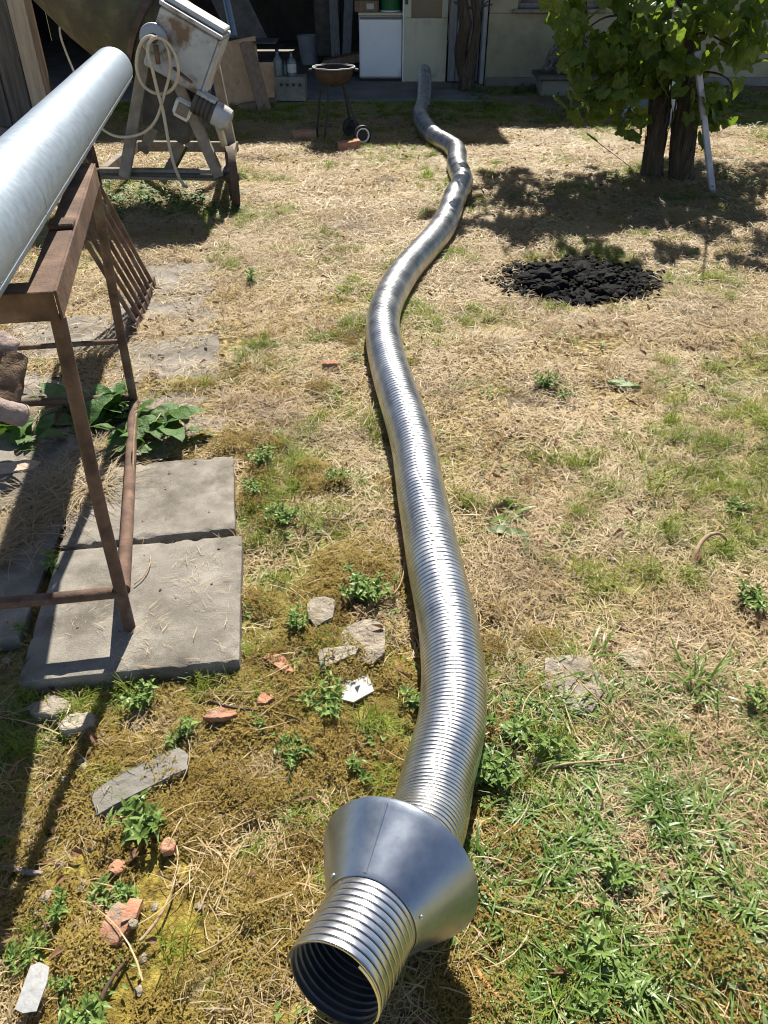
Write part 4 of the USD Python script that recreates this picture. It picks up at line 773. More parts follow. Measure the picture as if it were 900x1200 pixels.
def grape_leaf(s, seed):
    r = np.random.default_rng(seed); lobes = [(-155, .70), (-128, .86), (-98, .76), (-62, 1.0), (-33, .80), (-14, .98), (0, 1.14), (14, .98), (33, .80), (62, 1.0), (98, .76), (128, .86), (155, .70)]
    pts_ = [(0, -.06)]; 
    for a, q_ in lobes:
        q_ *= 1 + r.normal(0, .05); a = math.radians(a); pts_.append((math.cos(a) * q_, math.sin(a) * q_))
    pts_[0] = (-.12, 0); p = np.array(pts_); c = V(.12, 0)
    z = -.22 * (p ** 2).sum(1) * .5 + r.normal(0, .06, len(p)); mid_ = (p * .55 + c * .45); zm = .05 + r.normal(0, .04, len(p))
    v = np.vstack([[.12, 0, .0], np.c_[mid_, zm], np.c_[p, z]]); n = len(p); k = np.arange(n); k1 = (k + 1) % n
    f = np.vstack([np.stack([0 * k, 1 + k, 1 + k1], -1), np.stack([1 + k, 1 + n + k, 1 + n + k1], -1), np.stack([1 + k, 1 + n + k1, 1 + k1], -1)])
    return v * s * .5, f
def leaf_at(p, s, seed, r): 
    return place(grape_leaf(s, seed), r.uniform(0, 6.28), r.normal(-.9, .45), p, r.normal(0, .5))
blobs = [((668, 20), 22, 40, 12), ((690, 60), 35, 45, 24), ((735, 35), 45, 40, 55), ((790, 25), 50, 32, 60), ((840, 20), 35, 28, 20), ((868, 62), 25, 28, 20), ((885, 40), 14, 22, 12), ((720, 95), 42, 35, 40), ((690, 118), 26, 22, 18), ((742, 118), 20, 35, 20), ((812, 70), 38, 22, 24), ((838, 112), 18, 20, 12), ((835, 138), 16, 16, 10), ((765, 65), 30, 30, 25), ((663, 45), 18, 40, 10), ((726, 68), 14, 14, 5)]
nl = 0
for (cx, cy), sx, sy, n in blobs:
    for _ in range(int(n * .86)):
        if nl >= 296: break
        px, py = cx + rv_.normal(0, .5) * sx, cy + rv_.normal(0, .5) * sy
        p = atD(px, py, vA[1] + rv_.uniform(-.55, .25)); 
        if p[2] > 1.45: continue
        obj(gv, 'leaf', leaf_at(p, rv_.choice([.085, .12, .15, .18, .21], p=[.1, .15, .25, .3, .2]) * rv_.uniform(.85, 1.15), nl, rv_), 'vine_leaf'); nl += 1
up_ = []
for k in range(3600):                                            # the crown goes on above the picture and throws the dappled shade
    u = rv_.normal(0, 1, 3); u /= np.linalg.norm(u); u *= rv_.random() ** .4
    p = V(2.45, 7.35, 2.05) + u * V(2.05, 1.55, .6)
    if meshkit.noise(p[None] * 2.6, 4)[0] < .57 or p[2] < 1.30: continue
    up_.append(leaf_at(p, rv_.uniform(.14, .22), k, rv_))
hang = []
for k in range(150):
    (cx, cy), sx, sy, _ = (blobs + [((778, 100), 26, 22, 0), ((800, 112), 20, 22, 0), ((725, 140), 16, 20, 0), ((815, 128), 16, 14, 0), ((785, 60), 40, 30, 0), ((700, -2), 40, 18, 0), ((765, -4), 50, 18, 0), ((850, -2), 45, 18, 0), ((880, 20), 18, 22, 0)])[int(rv_.integers(0, len(blobs) + 9))]
    p = atD(cx + rv_.normal(0, .5) * sx, cy + rv_.normal(0, .5) * sy, vA[1] + rv_.uniform(-.45, .1))
    if p[2] < 1.6: hang.append(leaf_at(p, rv_.uniform(.10, .19), 700 + k, rv_))
hf = obj(gv, 'leaf_mass', cat_(hang), 'vine_leaf'); stage.GetPrimAtPath(hf).SetCustomDataByKey('kind', 'stuff')
fo = obj(gv, 'crown_foliage', cat_(up_), 'vine_leaf'); stage.GetPrimAtPath(fo).SetCustomDataByKey('kind', 'stuff')
for k in range(10):
    a = k * .63; cane([V(2.45, 6.78, 1.2), V(2.45 + .6 * math.cos(a), 7.0 + .45 * math.sin(a), 1.7), V(2.5 + 1.7 * math.cos(a), 7.3 + 1.3 * math.sin(a), 1.9 + .3 * math.sin(3 * a))], .014)
sk = thing('wooden_stake', 'grey wooden stake leaning beside the right grapevine trunk', 'stake', at(835, 224))
obj(sk, 'stake', rough(beam(at(835, 226), atD(816, 60, at(835, 224)[1] + .1), .042, .04, up=(0, -1, 0)), .003, 10), 'stake')
# sacks behind the trunks
for px, py, s, m_, lab in ((755, 143, .19, 'blue_plastic', 'crumpled pale blue plastic sack behind the left grapevine trunk'), (783, 148, .17, 'white_sack', 'white crumpled sack seen between the two grapevine trunks'), (742, 147, .10, 'white_sack', 'small white plastic bag left of the blue sack')):
    p = at(px, py); p = p + V(0, .1, 0); single('plastic_sack', lab, 'sack', rotz(lump(s, int(px), .28, 4, (1., .7, 1.5 if m_ != 'white_sack' or s > .12 else .8)), 0, p + V(0, 0, s * .9)), m_, 25)

# ------------------------------------------------------------------ heap of charcoal
cp = thing('charcoal_heap', 'black heap of charred wood and ash on the dry lawn', 'charcoal heap', (CHAR[0], CHAR[1], 0))
rc = np.random.default_rng(3)
th = np.linspace(0, 2 * np.pi, 49)[:-1]; rad = np.linspace(.0, 1, 9)
vv = np.array([[CHAR[0] + .40 * r * (1 + .20 * math.sin(3 * a + 1) + .15 * math.sin(7 * a)) * math.cos(a), CHAR[1] + .28 * r * (1 + .20 * math.sin(3 * a + 1) + .15 * math.sin(7 * a)) * math.sin(a), 0] for r in rad for a in th]).reshape(9, 48, 3)
vv[..., 2] = G(vv[..., 0], vv[..., 1]) + .004 + .035 * np.sqrt(np.clip(1 - rad ** 2, 0, 1))[:, None] + .03 * (meshkit.fbm(vv * 12, 3, 2) - .5) * (1 - rad ** 3)[:, None] - .012 * (rad > .99)[:, None]
obj(cp, 'ash_bed', fix(loft(vv, True, False)), 'charcoal', True)
n = 0
while n < 290:
    a, r = rc.random() * 6.28, rc.random() ** .55
    x, y = CHAR[0] + .45 * r * math.cos(a), CHAR[1] + .31 * r * math.sin(a)
    s = rc.choice([.010, .016, .024, .036], p=[.3, .35, .25, .10]) * rc.uniform(.8, 1.2) * (1.2 - .4 * r); v, f = lump(s, n, .45, 1, (rc.uniform(.8, 1.9), 1, rc.uniform(.55, .9)))
    obj(cp, 'charcoal_lump', rotz((v, f), rc.uniform(0, 360), (x, y, gz(x, y) + .008 + .035 * (1 - r * r) + s * .3)), 'charcoal'); n += 1

# ------------------------------------------------------------------ logs under the trestle, at the left edge
def log(label, p0, p1, r, m_='log_bark', seed=1):
    p0, p1 = np.asarray(p0, float), np.asarray(p1, float); t = thing('log', label, 'log', (p1[0], p1[1], 0))
    n = 14; s = np.linspace(0, 1, n)[:, None]; p = p0 + (p1 - p0) * s; p = p + .012 * (meshkit.noise(np.c_[s * 3 + seed, s * 0, s * 0], seed)[:, None] - .5)
    obj(t, 'bark', rough(tube(p, r, 22, False), r * .16, 1.4 / r, seed), m_, True)
    d = (p1 - p0) / np.linalg.norm(p1 - p0); obj(t, 'cut_end', rough(lathe([(0, .003), (r * .5, .003), (r * .93, .001), (r * .99, -.006)], p1, d, 22), .002, 60), 'log_end')
log('sawn log with pale round cut end at the left edge under the trestle', atz(-38, 470, .34), atz(28, 486, .22), .040, 'log_grey', 2)
log('flaky brown log standing on end above the sawn log', atz(0, 492, .20), atz(14, 418, .36), .052, 'log_bark', 5)
single('log_stub', 'pale round stone-like stub of wood on the flaky log at the left edge', 'wood stub', rotz(lump(.05, 9, .35, 3, (1.2, 1, .8)), 10, atz(0, 404, .40)), 'log_grey', True)
single('bark_piece', 'pale strip of bark on the ground below the sawn log', 'bark', rotz(shard([(-.10, -.03), (.08, -.04), (.11, .0), (.06, .035), (-.09, .03)], .02, 3), 20, atz(12, 552, .03)), 'log_end')

# ------------------------------------------------------------------ stones, broken bricks, shards
def outline(n, rx, ry, seed, jag=.22):
    r = np.random.default_rng(seed); a = np.sort(np.linspace(0, 2 * np.pi, n, endpoint=False) + r.normal(0, .16, n)); q_ = 1 + r.uniform(-jag, jag, n)
    return np.c_[rx * q_ * np.cos(a), ry * q_ * np.sin(a)]
def piece(name, label, cat, px, py, poly, th, m_, deg=0, seed=1, lift=.004, tilt=(0, 0), group=None, amp=.004):
    p = at(px, py); v, f = shard(poly, th, seed, amp, tilt)
    return single(name, label, cat, rotz((v, f), deg, p + V(0, 0, lift)), m_, 35, group)
piece('concrete_shard', 'long dark grey shard of slab among weeds, lower left', 'concrete shard', 168, 920, [(-.115, -.036), (.10, -.030), (.118, .004), (.105, .036), (-.03, .034), (-.112, .024)], .022, 'concrete_dark', 32, 4, .008, (0, .05))
piece('broken_stone', 'large cracked grey stone slab half buried left of the hose', 'stone', 422, 757, [(-.075, -.06), (.03, -.085), (.065, -.05), (.075, .05), (.03, .085), (-.04, .05), (-.06, .0)], .024, 'stone_grey', 5, 6, .002, (.05, .03), amp=.010)
piece('broken_stone', 'angular pale stone chip leaning in front of the cracked slab', 'stone', 397, 776, [(-.055, -.03), (.045, -.012), (.06, .012), (.02, .02), (-.05, .03)], .03, 'stone_pale', 14, 7, .004, (.1, .2))
piece('broken_stone', 'flat brown stone left of the cracked slab', 'stone', 376, 722, outline(8, .05, .06, 8), .03, 'stone_grey', 0, 8)
piece('broken_stone', 'flat brownish stone slab to the right of the hose', 'stone', 668, 806, outline(8, .085, .11, 12, .15), .032, 'stone_grey', -8, 12, .0, (0, .04), amp=.008)
piece('broken_stone', 'small pale stone right above the brownish slab', 'stone', 745, 775, outline(8, .05, .04, 13), .02, 'stone_pale', 20, 13, 0)
piece('broken_stone', 'pale lichen covered stone below the front paving slab', 'stone', 92, 855, outline(9, .045, .028, 14), .03, 'stone_pale', 15, 14, .006, amp=.008)
piece('broken_stone', 'grey stone in the shade just under the front paving slab', 'stone', 60, 836, outline(9, .05, .03, 15), .03, 'stone_grey', 5, 15, .0, amp=.008)
piece('broken_brick', 'biggest pinkish brick shard among leafy weeds, lower left', 'brick shard', 140, 1090, outline(7, .042, .030, 21, .25), .022, 'brick_red', 40, 21, .012, (.1, .1))
piece('broken_brick', 'flat pink brick flake leaning on the biggest brick shard', 'brick shard', 157, 1076, outline(6, .028, .018, 22, .25), .014, 'brick_red', 70, 22, .02, (-.2, .1))
piece('broken_brick', 'round pink brick bit above the biggest brick shard', 'brick shard', 140, 1024, outline(8, .019, .017, 23, .12), .013, 'brick_red', 0, 23, .020)
piece('broken_brick', 'smallest pink brick crumb between two weeds', 'brick shard', 132, 1052, outline(8, .011, .011, 24, .12), .012, 'brick_red', 0, 24, .020)
piece('broken_brick', 'dusky pink brick bit right of the grey slab shard', 'brick shard', 199, 997, outline(8, .019, .017, 25, .15), .02, 'brick_red', 10, 25, .006)
piece('broken_brick', 'pink brick flakes in the moss below the paving slab corner', 'brick shard', 262, 846, outline(8, .040, .018, 26, .25), .016, 'brick_red', 5, 26, .020)
piece('broken_brick', 'slanting pink brick sliver near the paving slab corner', 'brick shard', 328, 782, [(-.05, -.012), (.03, -.02), (.055, -.004), (.0, .02), (-.04, .016)], .018, 'brick_red', -32, 27, .006)
piece('broken_brick', 'short pink brick bit beside the dark twig left of the hose', 'brick shard', 312, 828, outline(7, .022, .016, 28, .2), .016, 'brick_red', 20, 28, .020)
piece('broken_brick', 'dark pink brick bit in the straw left of the hose bend', 'brick shard', 388, 433, outline(7, .04, .02, 29, .2), .02, 'brick_red', 0, 29, .020)
piece('white_card', 'white card lying at the bottom left corner', 'card', 48, 1170, [(-.021, -.036), (-.004, -.041), (.020, -.037), (.0225, .010), (.017, .034), (-.006, .040), (-.019, .033)], .004, 'dull_paper', -4, 31, .048, (0, .16), amp=.003)
piece('white_card', 'torn white card fragment under the cracked stone slab', 'card', 418, 812, [(-.040, -.03), (-.01, -.042), (.045, -.012), (.042, .006), (.032, .042), (-.01, .022), (-.038, .035)], .006, 'paper', 4, 32, .014, (.02, .10), amp=.003)
piece('white_chip', 'tiny white chip standing near the weeds left of the hose', 'chip', 325, 887, outline(6, .007, .016, 33, .15), .006, 'paper', 15, 33, .016)
piece('white_chip', 'small white pebble on the biggest brick shard', 'pebble', 160, 1092, outline(8, .009, .008, 34, .2), .010, 'stone_pale', 0, 34, .03)
piece('pale_dock_leaf', 'flattened pale dock leaf on the lawn among green tufts beyond the hose', 'rag', 726, 454, outline(9, .075, .036, 35, .25), .016, 'pale_leaf', -15, 35, .010, amp=.010)  # stands for a flattened pale dock leaf, not cloth

# sticks and long dry stems
def stick(name, label, cat, pp, r0, r1, m_, seed=1):
    p = np.array([at(x, y, h) for x, y, h in pp]); p = spline(p, 8 * len(pp)) if len(p) > 2 else np.linspace(p[0], p[1], 10)
    return single(name, label, cat, rough(tube(p, np.linspace(r0, r1, len(p)), 7), r0 * .2, 60, seed), m_, True)
stick('stick', 'curved grey stick sticking up from the grass at the right', 'stick', [(812, 665, .0), (814, 654, .03), (824, 643, .05), (838, 638, .045), (850, 640, .02)], .010, .004, 'dry_twig')
stick('stick', 'orange brown curved twig at the bottom edge right of the hose mouth', 'stick', [(556, 1136, .01), (566, 1152, .012), (590, 1176, .012), (616, 1186, .012), (640, 1181, .012)], .005, .003, 'orange_twig')
stick('stick', 'long straight dry stem lying from the brownish slab across the grass', 'stick', [(628, 745, .03), (690, 820, .03), (757, 890, .03), (790, 935, .01)], .0022, .0015, 'dry_twig')
stick('stick', 'bent dry stem crossing near the bottom right green patch', 'stick', [(640, 906, .02), (700, 901, .03), (745, 893, .03), (764, 880, .03)], .0035, .0015, 'dry_twig')
stick('stick', 'dark wet twig left of the torn white card', 'stick', [(250, 828, .02), (300, 838, .02), (340, 845, .02), (372, 868, .01)], .004, .002, 'rust_dark')
stick('stick', 'short grey stick lying near the bottom left edge in the shade', 'stick', [(12, 1018, .01), (35, 1026, .015), (52, 1028, .015)], .007, .005, 'log_grey')
stick('stick', 'pale split stick above the white card, lower left', 'stick', [(42, 1092, .012), (60, 1087, .014), (74, 1078, .012)], .005, .003, 'dry_twig')
stick('stick', 'forked pale stem beside the biggest brick shard', 'stick', [(165, 1108, .015), (188, 1085, .03), (200, 1062, .03), (208, 1030, .02)], .004, .002, 'dry_twig')
stick('stick', 'pale twig under the weeds at the lower left edge', 'stick', [(75, 1142, .012), (92, 1135, .014), (98, 1127, .014)], .006, .004, 'dry_twig')
stick('stick', 'dark twig among brown moss near the bottom', 'stick', [(118, 1180, .012), (135, 1150, .02), (152, 1128, .015)], .005, .003, 'rust_dark')
stick('stick', 'long pale stem lying in the moss below the stone shard', 'stick', [(232, 1122, .015), (262, 1108, .02), (282, 1088, .015)], .0025, .0015, 'dry_twig')
stick('stick', 'thin stem lying on the front paving slab beside the trestle leg', 'stick', [(162, 742 - 40, .06), (178, 684, .062), (180, 668, .06)], .0022, .0012, 'dry_twig')
stick('stick', 'seedhead stem standing between the two front paving slabs', 'stick', [(155, 632, .04), (162, 605, .10), (168, 570, .18), (173, 545, .22)], .002, .0035, 'dry_twig')
stick('stick', 'dry bent stem touching the left side of the hose', 'stick', [(444, 710, .01), (462, 704, .03), (471, 690, .04), (474, 672, .05)], .0028, .0015, 'dry_twig')
stick('stick', 'dark broken twig in the straw left of the hose bend', 'stick', [(302, 474, .01), (312, 478, .015), (325, 482, .01)], .009, .005, 'rust_dark')
stick('stick', 'dark flat twig at the right of the cone', 'stick', [(603, 943, .008), (618, 944, .010), (634, 944, .008)], .004, .003, 'rust_dark')

# ------------------------------------------------------------------ weeds, plants one could count
def weed(name, label, loc, seed, stems=6, h=.07, ll=.028, lw=.012, pairs=4, m_='weed_leaf', group=None, splay=.7, scale=None):
    r = np.random.default_rng(seed); t = thing(name, label, 'weed', loc, group, scale=scale); LOC[t] = np.zeros(3)
    leaves = []
    for s in range(stems):
        az = s * 2 * np.pi / stems + r.normal(0, .35); sp = splay * r.uniform(.35, 1.15) if s else .1; hh = h * r.uniform(.65, 1.1)
        p = spline([V(0, 0, -.01), V(math.cos(az), math.sin(az), 0) * sp * hh * .55 + V(0, 0, hh * .5), V(math.cos(az), math.sin(az), 0) * sp * hh * 1.25 + V(0, 0, hh * .95)], 8)
        obj(t, 'stem', tube(p, np.linspace(.0018, .001, 8), 5), 'weed_stem', local=True)
        for k in range(pairs):
            q_ = p[min(7, int(2 + 5.4 * k / max(pairs - 1, 1)))]; a0 = az + k * 1.57 + r.normal(0, .3); top = k == pairs - 1
            for sg in (0, np.pi):
                L_ = ll * r.uniform(.65, 1.15) * (.75 if top else 1); leaves.append(place(leaf(L_, lw * r.uniform(.85, 1.3) * L_ / ll, .3, r.uniform(.1, .7), 5, 'lance', .05, int(1e4 * r.random())), a0 + sg, r.uniform(.2, .7) if top else r.uniform(-.05, .45), q_, r.normal(0, .3)))
            if top: 
                for j in range(3): leaves.append(place(leaf(ll * .6, lw * .75, .3, .2, 4, 'ovate'), r.uniform(0, 6.28), r.uniform(.5, 1.0), q_))
    return t, leaves
def leafy(name, label, px, py, seed, **k):
    sc = k.pop('scale', 1.); t, lv = weed(name, label, at(px, py), seed, scale=sc, **k)
    for l in lv: obj(t, 'leaf', l, k.get('m_', 'weed_leaf'), local=True)
    return t
LG = 'leafy green weeds in the mossy lawn'
wA = leafy('leafy_weed', 'broad leafy weed spreading below the grey slab shard', 172, 972, 1, stems=9, h=.058, ll=.044, lw=.0135, pairs=4, splay=1.1, group=LG)
wB = leafy('leafy_weed', 'leafy weed right of the biggest brick shard, lower left', 250, 1043, 2, stems=7, h=.050, ll=.046, lw=.0145, pairs=4, splay=1.05, group=LG)
wC = leafy('bushy_weed', 'bright bushy weed against the front paving slab edge', 168, 828, 3, stems=14, h=.052, ll=.023, lw=.010, pairs=5, splay=.75, group='bushy small leaved weeds')
wD = leafy('bushy_weed', 'bright bushy weed left of the torn white card', 385, 832, 4, stems=13, h=.060, ll=.030, lw=.0115, pairs=5, splay=.8, group='bushy small leaved weeds')
wE = leafy('leafy_weed', 'small upright weed with shadow right of the cone', 592, 1022, 5, stems=6, h=.055, ll=.032, lw=.0115, pairs=4, splay=.7, group=LG)
wF = leafy('leafy_weed', 'leafy weed touching the right side of the biggest brick shard', 172, 1062, 23, stems=6, h=.045, ll=.034, lw=.013, pairs=4, splay=1.3, group=LG)
wG = leafy('bushy_weed', 'bushy weed in the moss above the cone, left of the hose', 348, 905, 24, stems=16, h=.062, ll=.029, lw=.012, pairs=6, splay=.95, group='bushy small leaved weeds')
wH = leafy('leafy_weed', 'leafy weed at the bottom edge, lower left', 165, 1184, 25, stems=8, h=.06, ll=.040, lw=.016, pairs=3, splay=.8, group=LG)
def again(src, label, px, py, rz, sc): return copy(src, label, at(px, py), rz, sc)
for src, px, py, rz, sc, lab in [
    (wB, 132, 1052, 80, .72, 'leafy weed just above the biggest brick shard'), 
    (wA, 150, 1056, 30, .55, 'low weed between the round brick bit and the biggest shard'), (wE, 72, 1070, 10, .75, 'lone small weed left of the biggest brick shard'),
    (wB, 36, 1122, 130, .72, 'leafy weed just above the white card at bottom left'), (wE, 76, 1158, 90, .55, 'weed sprig right of the white card'),
     (wA, 105, 1195, 60, .75, 'weed cut by the bottom edge right of the white card'),
    (wE, 216, 868, 140, .95, 'upright weed behind the grey slab shard'), (wF, 204, 882, 15, .6, 'low weed at the upper end of the grey slab shard'),
    (wE, 304, 852, 40, .6, 'tiny weed in the straw between moss and dark twig'), 
    (wG, 345, 885, 160, .7, 'smaller bushy weed directly above the mossy bushy one'), (wE, 421, 912, 220, .85, 'small round weed close above the cone'),
    (wG, 578, 915, 20, .95, 'bushy weed hard against the right side of the hose'), (wF, 602, 862, 100, 1.0, 'spreading weed right of the hose beside the brownish slab'),
    (wH, 640, 880, 250, .75, 'leafy weed below the brownish stone slab'), (wC, 612, 845, 33, .8, 'fine bushy weed right of the hose by the brownish slab'),
    (wE, 690, 1172, 15, .95, 'small weed at the bottom edge right of the hose mouth'), (wH, 718, 1030, 190, .8, 'weed with a hanging leaf at the edge of the bottom right green patch'),
    (wE, 576, 1094, 70, .6, 'tiny weed just right of the cone rim'), (wE, 660, 1035, 300, .5, 'tiny weed left of the bottom right green patch'),
    (wC, 880, 712, 60, 1.2, 'bushy dark green weed at the right edge'), (wC, 890, 828, 90, 1., 'round bushy weed at the right edge below the bigger one'),
    (wC, 297, 578, 90, .9, 'small round weed right of the second paving slab'), (wG, 330, 612, 180, .9, 'small bushy weed between paving slabs and hose'),
    (wG, 430, 702, 20, 1.1, 'bushy weed in the moss above the cracked stone slab'), (wC, 347, 735, 250, .9, 'bushy weed right of the front paving slab'), (wC, 310, 545, 10, 1.2, 'low green weed at the corner of the second paving slab'),
    (wC, 395, 565, 140, .9, 'small weed in the straw left of the hose middle'), (wE, 295, 332, 10, 1.3, 'bright green weed in the straw right of the far paving slabs'),
    (wE, 64, 672, 30, 1.1, 'weed growing in the gap between front and left paving slabs'), (wE, 24, 745, 60, .8, 'small weed in the dark gap of the paving at the left edge'),
    (wA, 640, 452, 40, .9, 'low green weed on the lawn below the charcoal heap'), (wC, 660, 470, 10, .8, 'small weed just right of the low one below the charcoal heap'),
    (wB, 864, 600, 60, .8, 'small broad leaved weed near the right edge of the lawn'), (wE, 486, 828, 50, .9, 'single broad leaved sprig touching the left side of the hose'), (wF, 700, 1110, 10, 1.1, 'leafy weed at the lower edge of the bottom right green patch')]: again(src, lab, px, py, rz, sc)
def rosette(name, label, px, py, seed, n, L_, W_, m_, cat='plant', el=(.1, .8), fold=.2, shape='lance', group=None, wave=.04, z=0., spread=.03):
    r = np.random.default_rng(seed); b = at(px, py); t = thing(name, label, cat, b, group); LOC[t] = np.zeros(3)
    for k in range(n):
        l_ = L_ * r.uniform(.6, 1.1); obj(t, 'leaf', place(leaf(l_, W_ * l_ / L_ * r.uniform(.8, 1.1), fold, r.uniform(.4, .9), 7, shape, wave, seed + k), k * 2.4 + r.normal(0, .3), r.uniform(*el), V(*(r.normal(0, spread, 2)), z), r.normal(0, .35)), m_, True, local=True)
    return t
rosette('burdock_plant', 'big leaved burdock plant under the trestle rail beside the second slab', 170, 512, 61, 22, .155, .095, 'burdock_leaf', el=(.15, 1.0), shape='burdock', wave=.09, spread=.07, fold=.15, z=.03)
rosette('burdock_plant', 'big leaved burdock plant behind the trestle leg in the shade', 122, 492, 62, 22, .16, .10, 'burdock_leaf', el=(.2, 1.1), shape='burdock', wave=.09, spread=.08, fold=.15, z=.03)
rosette('burdock_plant', 'broad leaved plant at the left edge below the sawn log', 28, 520, 63, 14, .13, .08, 'burdock_leaf', el=(.1, .9), shape='burdock', wave=.09, spread=.08, fold=.15, z=.03)
rosette('burdock_plant', 'broad leaved plant at the left edge behind the sawn log', 4, 508, 64, 10, .11, .07, 'burdock_leaf', el=(.2, 1.0), shape='burdock', wave=.09, spread=.07, fold=.15, z=.03)
rosette('dandelion', 'dandelion with long upright leaves right of the hose middle', 602, 602, 65, 9, .12, .036, 'weed_leaf', el=(.3, .9), wave=.08)
rosette('dandelion', 'pale flattened dandelion just below the long leaved dandelion', 606, 628, 66, 8, .085, .038, 'pale_leaf', el=(.05, .4), wave=.08)
rosette('dandelion', 'single bright leaf plant under the shade edge near the grill bricks', 341, 183, 67, 5, .10, .035, 'weed_leaf', el=(.2, .7))
rosette('dandelion', 'low rosette plant in the straw right of the hose, level with its left bend', 515, 396, 68, 5, .06, .02, 'pale_leaf', el=(.1, .4))
rosette('dandelion', 'low rosette plant close to the left side of the hose middle', 420, 545, 69, 6, .05, .02, 'pale_leaf', el=(.1, .4))
rosette('grass_clump', 'bright green grass clump at the right above the bottom green patch', 820, 800, 71, 46, .13, .007, 'crab_grass', 'grass clump', el=(.25, 1.2), fold=.1)
rosette('grass_clump', 'pale green grass clump behind the brownish stone slab', 700, 780, 72, 22, .14, .007, 'crab_grass', 'grass clump', el=(.2, .9), fold=.1)
rosette('grass_clump', 'dense bright grass clump in the middle of the right lawn', 772, 572, 73, 60, .11, .006, 'short_grass', 'grass clump', el=(.4, 1.3), fold=.1, spread=.06)

# ------------------------------------------------------------------ ground cover
def inside(x, y, margin=.35): return np.abs(x) < (.545 * (y * .8 + .98) + margin)
hs_xy = hose_pts[::6, :2]
from scipy.spatial import cKDTree
hose_tree = cKDTree(hs_xy)
def spots(n, y0, y1, power=1.0):
    y = y0 + (y1 - y0) * rng.random(n * 3) ** power; x = (rng.random(n * 3) * 2 - 1) * (.545 * (y * .8 + .98) + .4)
    return x[:n], y[:n]
def uniform_spots(dens, y0, y1):
    w = .545 * (y1 * .8 + .98) + .4; n = int(dens * 2 * w * (y1 - y0)); x = (rng.random(n) * 2 - 1) * w; y = y0 + rng.random(n) * (y1 - y0)
    k = inside(x, y); return x[k], y[k]
def keep(x, y, p): k = rng.random(len(x)) < p; return x[k], y[k]
def lay(name, label, protos, mat_, x, y, smin, smax, dz=0., zs=None):
    n = len(x); s = rng.uniform(smin, smax, n); sc = np.stack([s, s, s * (1 if zs is None else rng.uniform(*zs, n))], 1)
    return scatter(name, label, 'ground cover', protos, mat_, np.c_[x, y, G(x, y) + dz], rng.random(n) * 6.28, sc)
char_d = lambda x, y: np.hypot((x - CHAR[0]) / .5, (y - CHAR[1]) / .37)
# lying straw
flat = [blades(200, .13, (.012, .065), (.0011, .0030), (-.02, .34), 100 + k, 3, .3) for k in range(6)]
X1, Y1 = [], []
for d, a, b in ((95, .25, 2.2), (80, 2.2, 4.5), (60, 4.5, 9.6)):
    x, y = uniform_spots(d, a, b); X1.append(x); Y1.append(y)
x, y = np.concatenate(X1), np.concatenate(Y1)
mz, bz, sl, gr = moss_zone(x, y), bare_zone(x, y), slab_mask(x, y, -.02), green_zone(x, y)
front = sl & (y < 2.45)
gap = sstep(.36, .50, meshkit.fbm(P3(x, y, 6.), 3, 95)); p = (.30 + .70 * gap) * (1 - .70 * mz) * (1 - .6 * bz) * np.where(front, .02, np.where(sl, .12 + .6 * sstep(.45, .60, meshkit.fbm(P3(x, y, 4.), 3, 91)), 1.)) * (char_d(x, y) > .98) * (1 - .6 * gr * (y < 1.6)) * (1 - .35 * gr) * (1 - .75 * sstep(8.6, 9.4, y))
x, y = keep(x, y, p)
big = 1 + .45 * sstep(2.5, 6., y)
lay('dry_straw', 'dry straw coloured grass matted over the lawn', flat, 'straw', x, y, .8 * big, 1.35 * big, .004 + .0, (.6, 1.5))
fine = [blades(70, .10, (.015, .05), (.0012, .0026), (.1, .8), 140 + k, 2, .6) for k in range(5)]
x, y = uniform_spots(75, .25, 6.0); sl = slab_mask(x, y, -.01); p = (1 - .6 * moss_zone(x, y)) * np.where(sl & (y < 2.45), .03, np.where(sl, .5, 1.)) * (char_d(x, y) > .95); x, y = keep(x, y, p * .85)
lay('dry_stubble', 'short greyish dead stubble between the straw', fine, 'straw_grey', x, y, .8, 1.4, .002)
# dry standing tufts
dt = [blades(34, .035, (.02, .06), (.0014, .0032), (.15, .85), 170 + k, 3, .6, upright=True) for k in range(6)]
X1, Y1 = [], []
for d, a, b in ((230, .25, 2.2), (150, 2.2, 4.8), (60, 4.8, 9.4)):
    x, y = uniform_spots(d, a, b); X1.append(x); Y1.append(y)
x, y = np.concatenate(X1), np.concatenate(Y1)
p = sstep(.42, .60, meshkit.fbm(P3(x, y, 4.5), 3, 81)) * (1 - .6 * moss_zone(x, y)) * (~slab_mask(x, y, .0)) * (char_d(x, y) > 1.0); x, y = keep(x, y, p)
lay('dry_tufts', 'standing tufts of dry yellow grass over the lawn', dt, 'straw', x, y, .7, 1.4, -.002, (.6, 1.15))
# green short grass
gp_ = [blades(44, .032, (.018, .06), (.0014, .0030), (.35, .95), 200 + k, 3, .7, upright=True) for k in range(5)]
x, y = uniform_spots(420, .3, 9.8); gzv = green_zone(x, y) * sstep(.42, .58, meshkit.fbm(P3(x, y, 9.), 3, 37)); p = gzv * .95 * (~slab_mask(x, y, -.01)) * (char_d(x, y) > 1.0) + .05 * sstep(.56, .66, meshkit.fbm(P3(x, y, 8.), 3, 39)) * (~slab_mask(x, y, .0)); x, y = keep(x, y, p)
lay('short_grass', 'short green grass coming through the straw', gp_, 'short_grass', x, y, .7, 1.35, 0., (.6, 1.1))
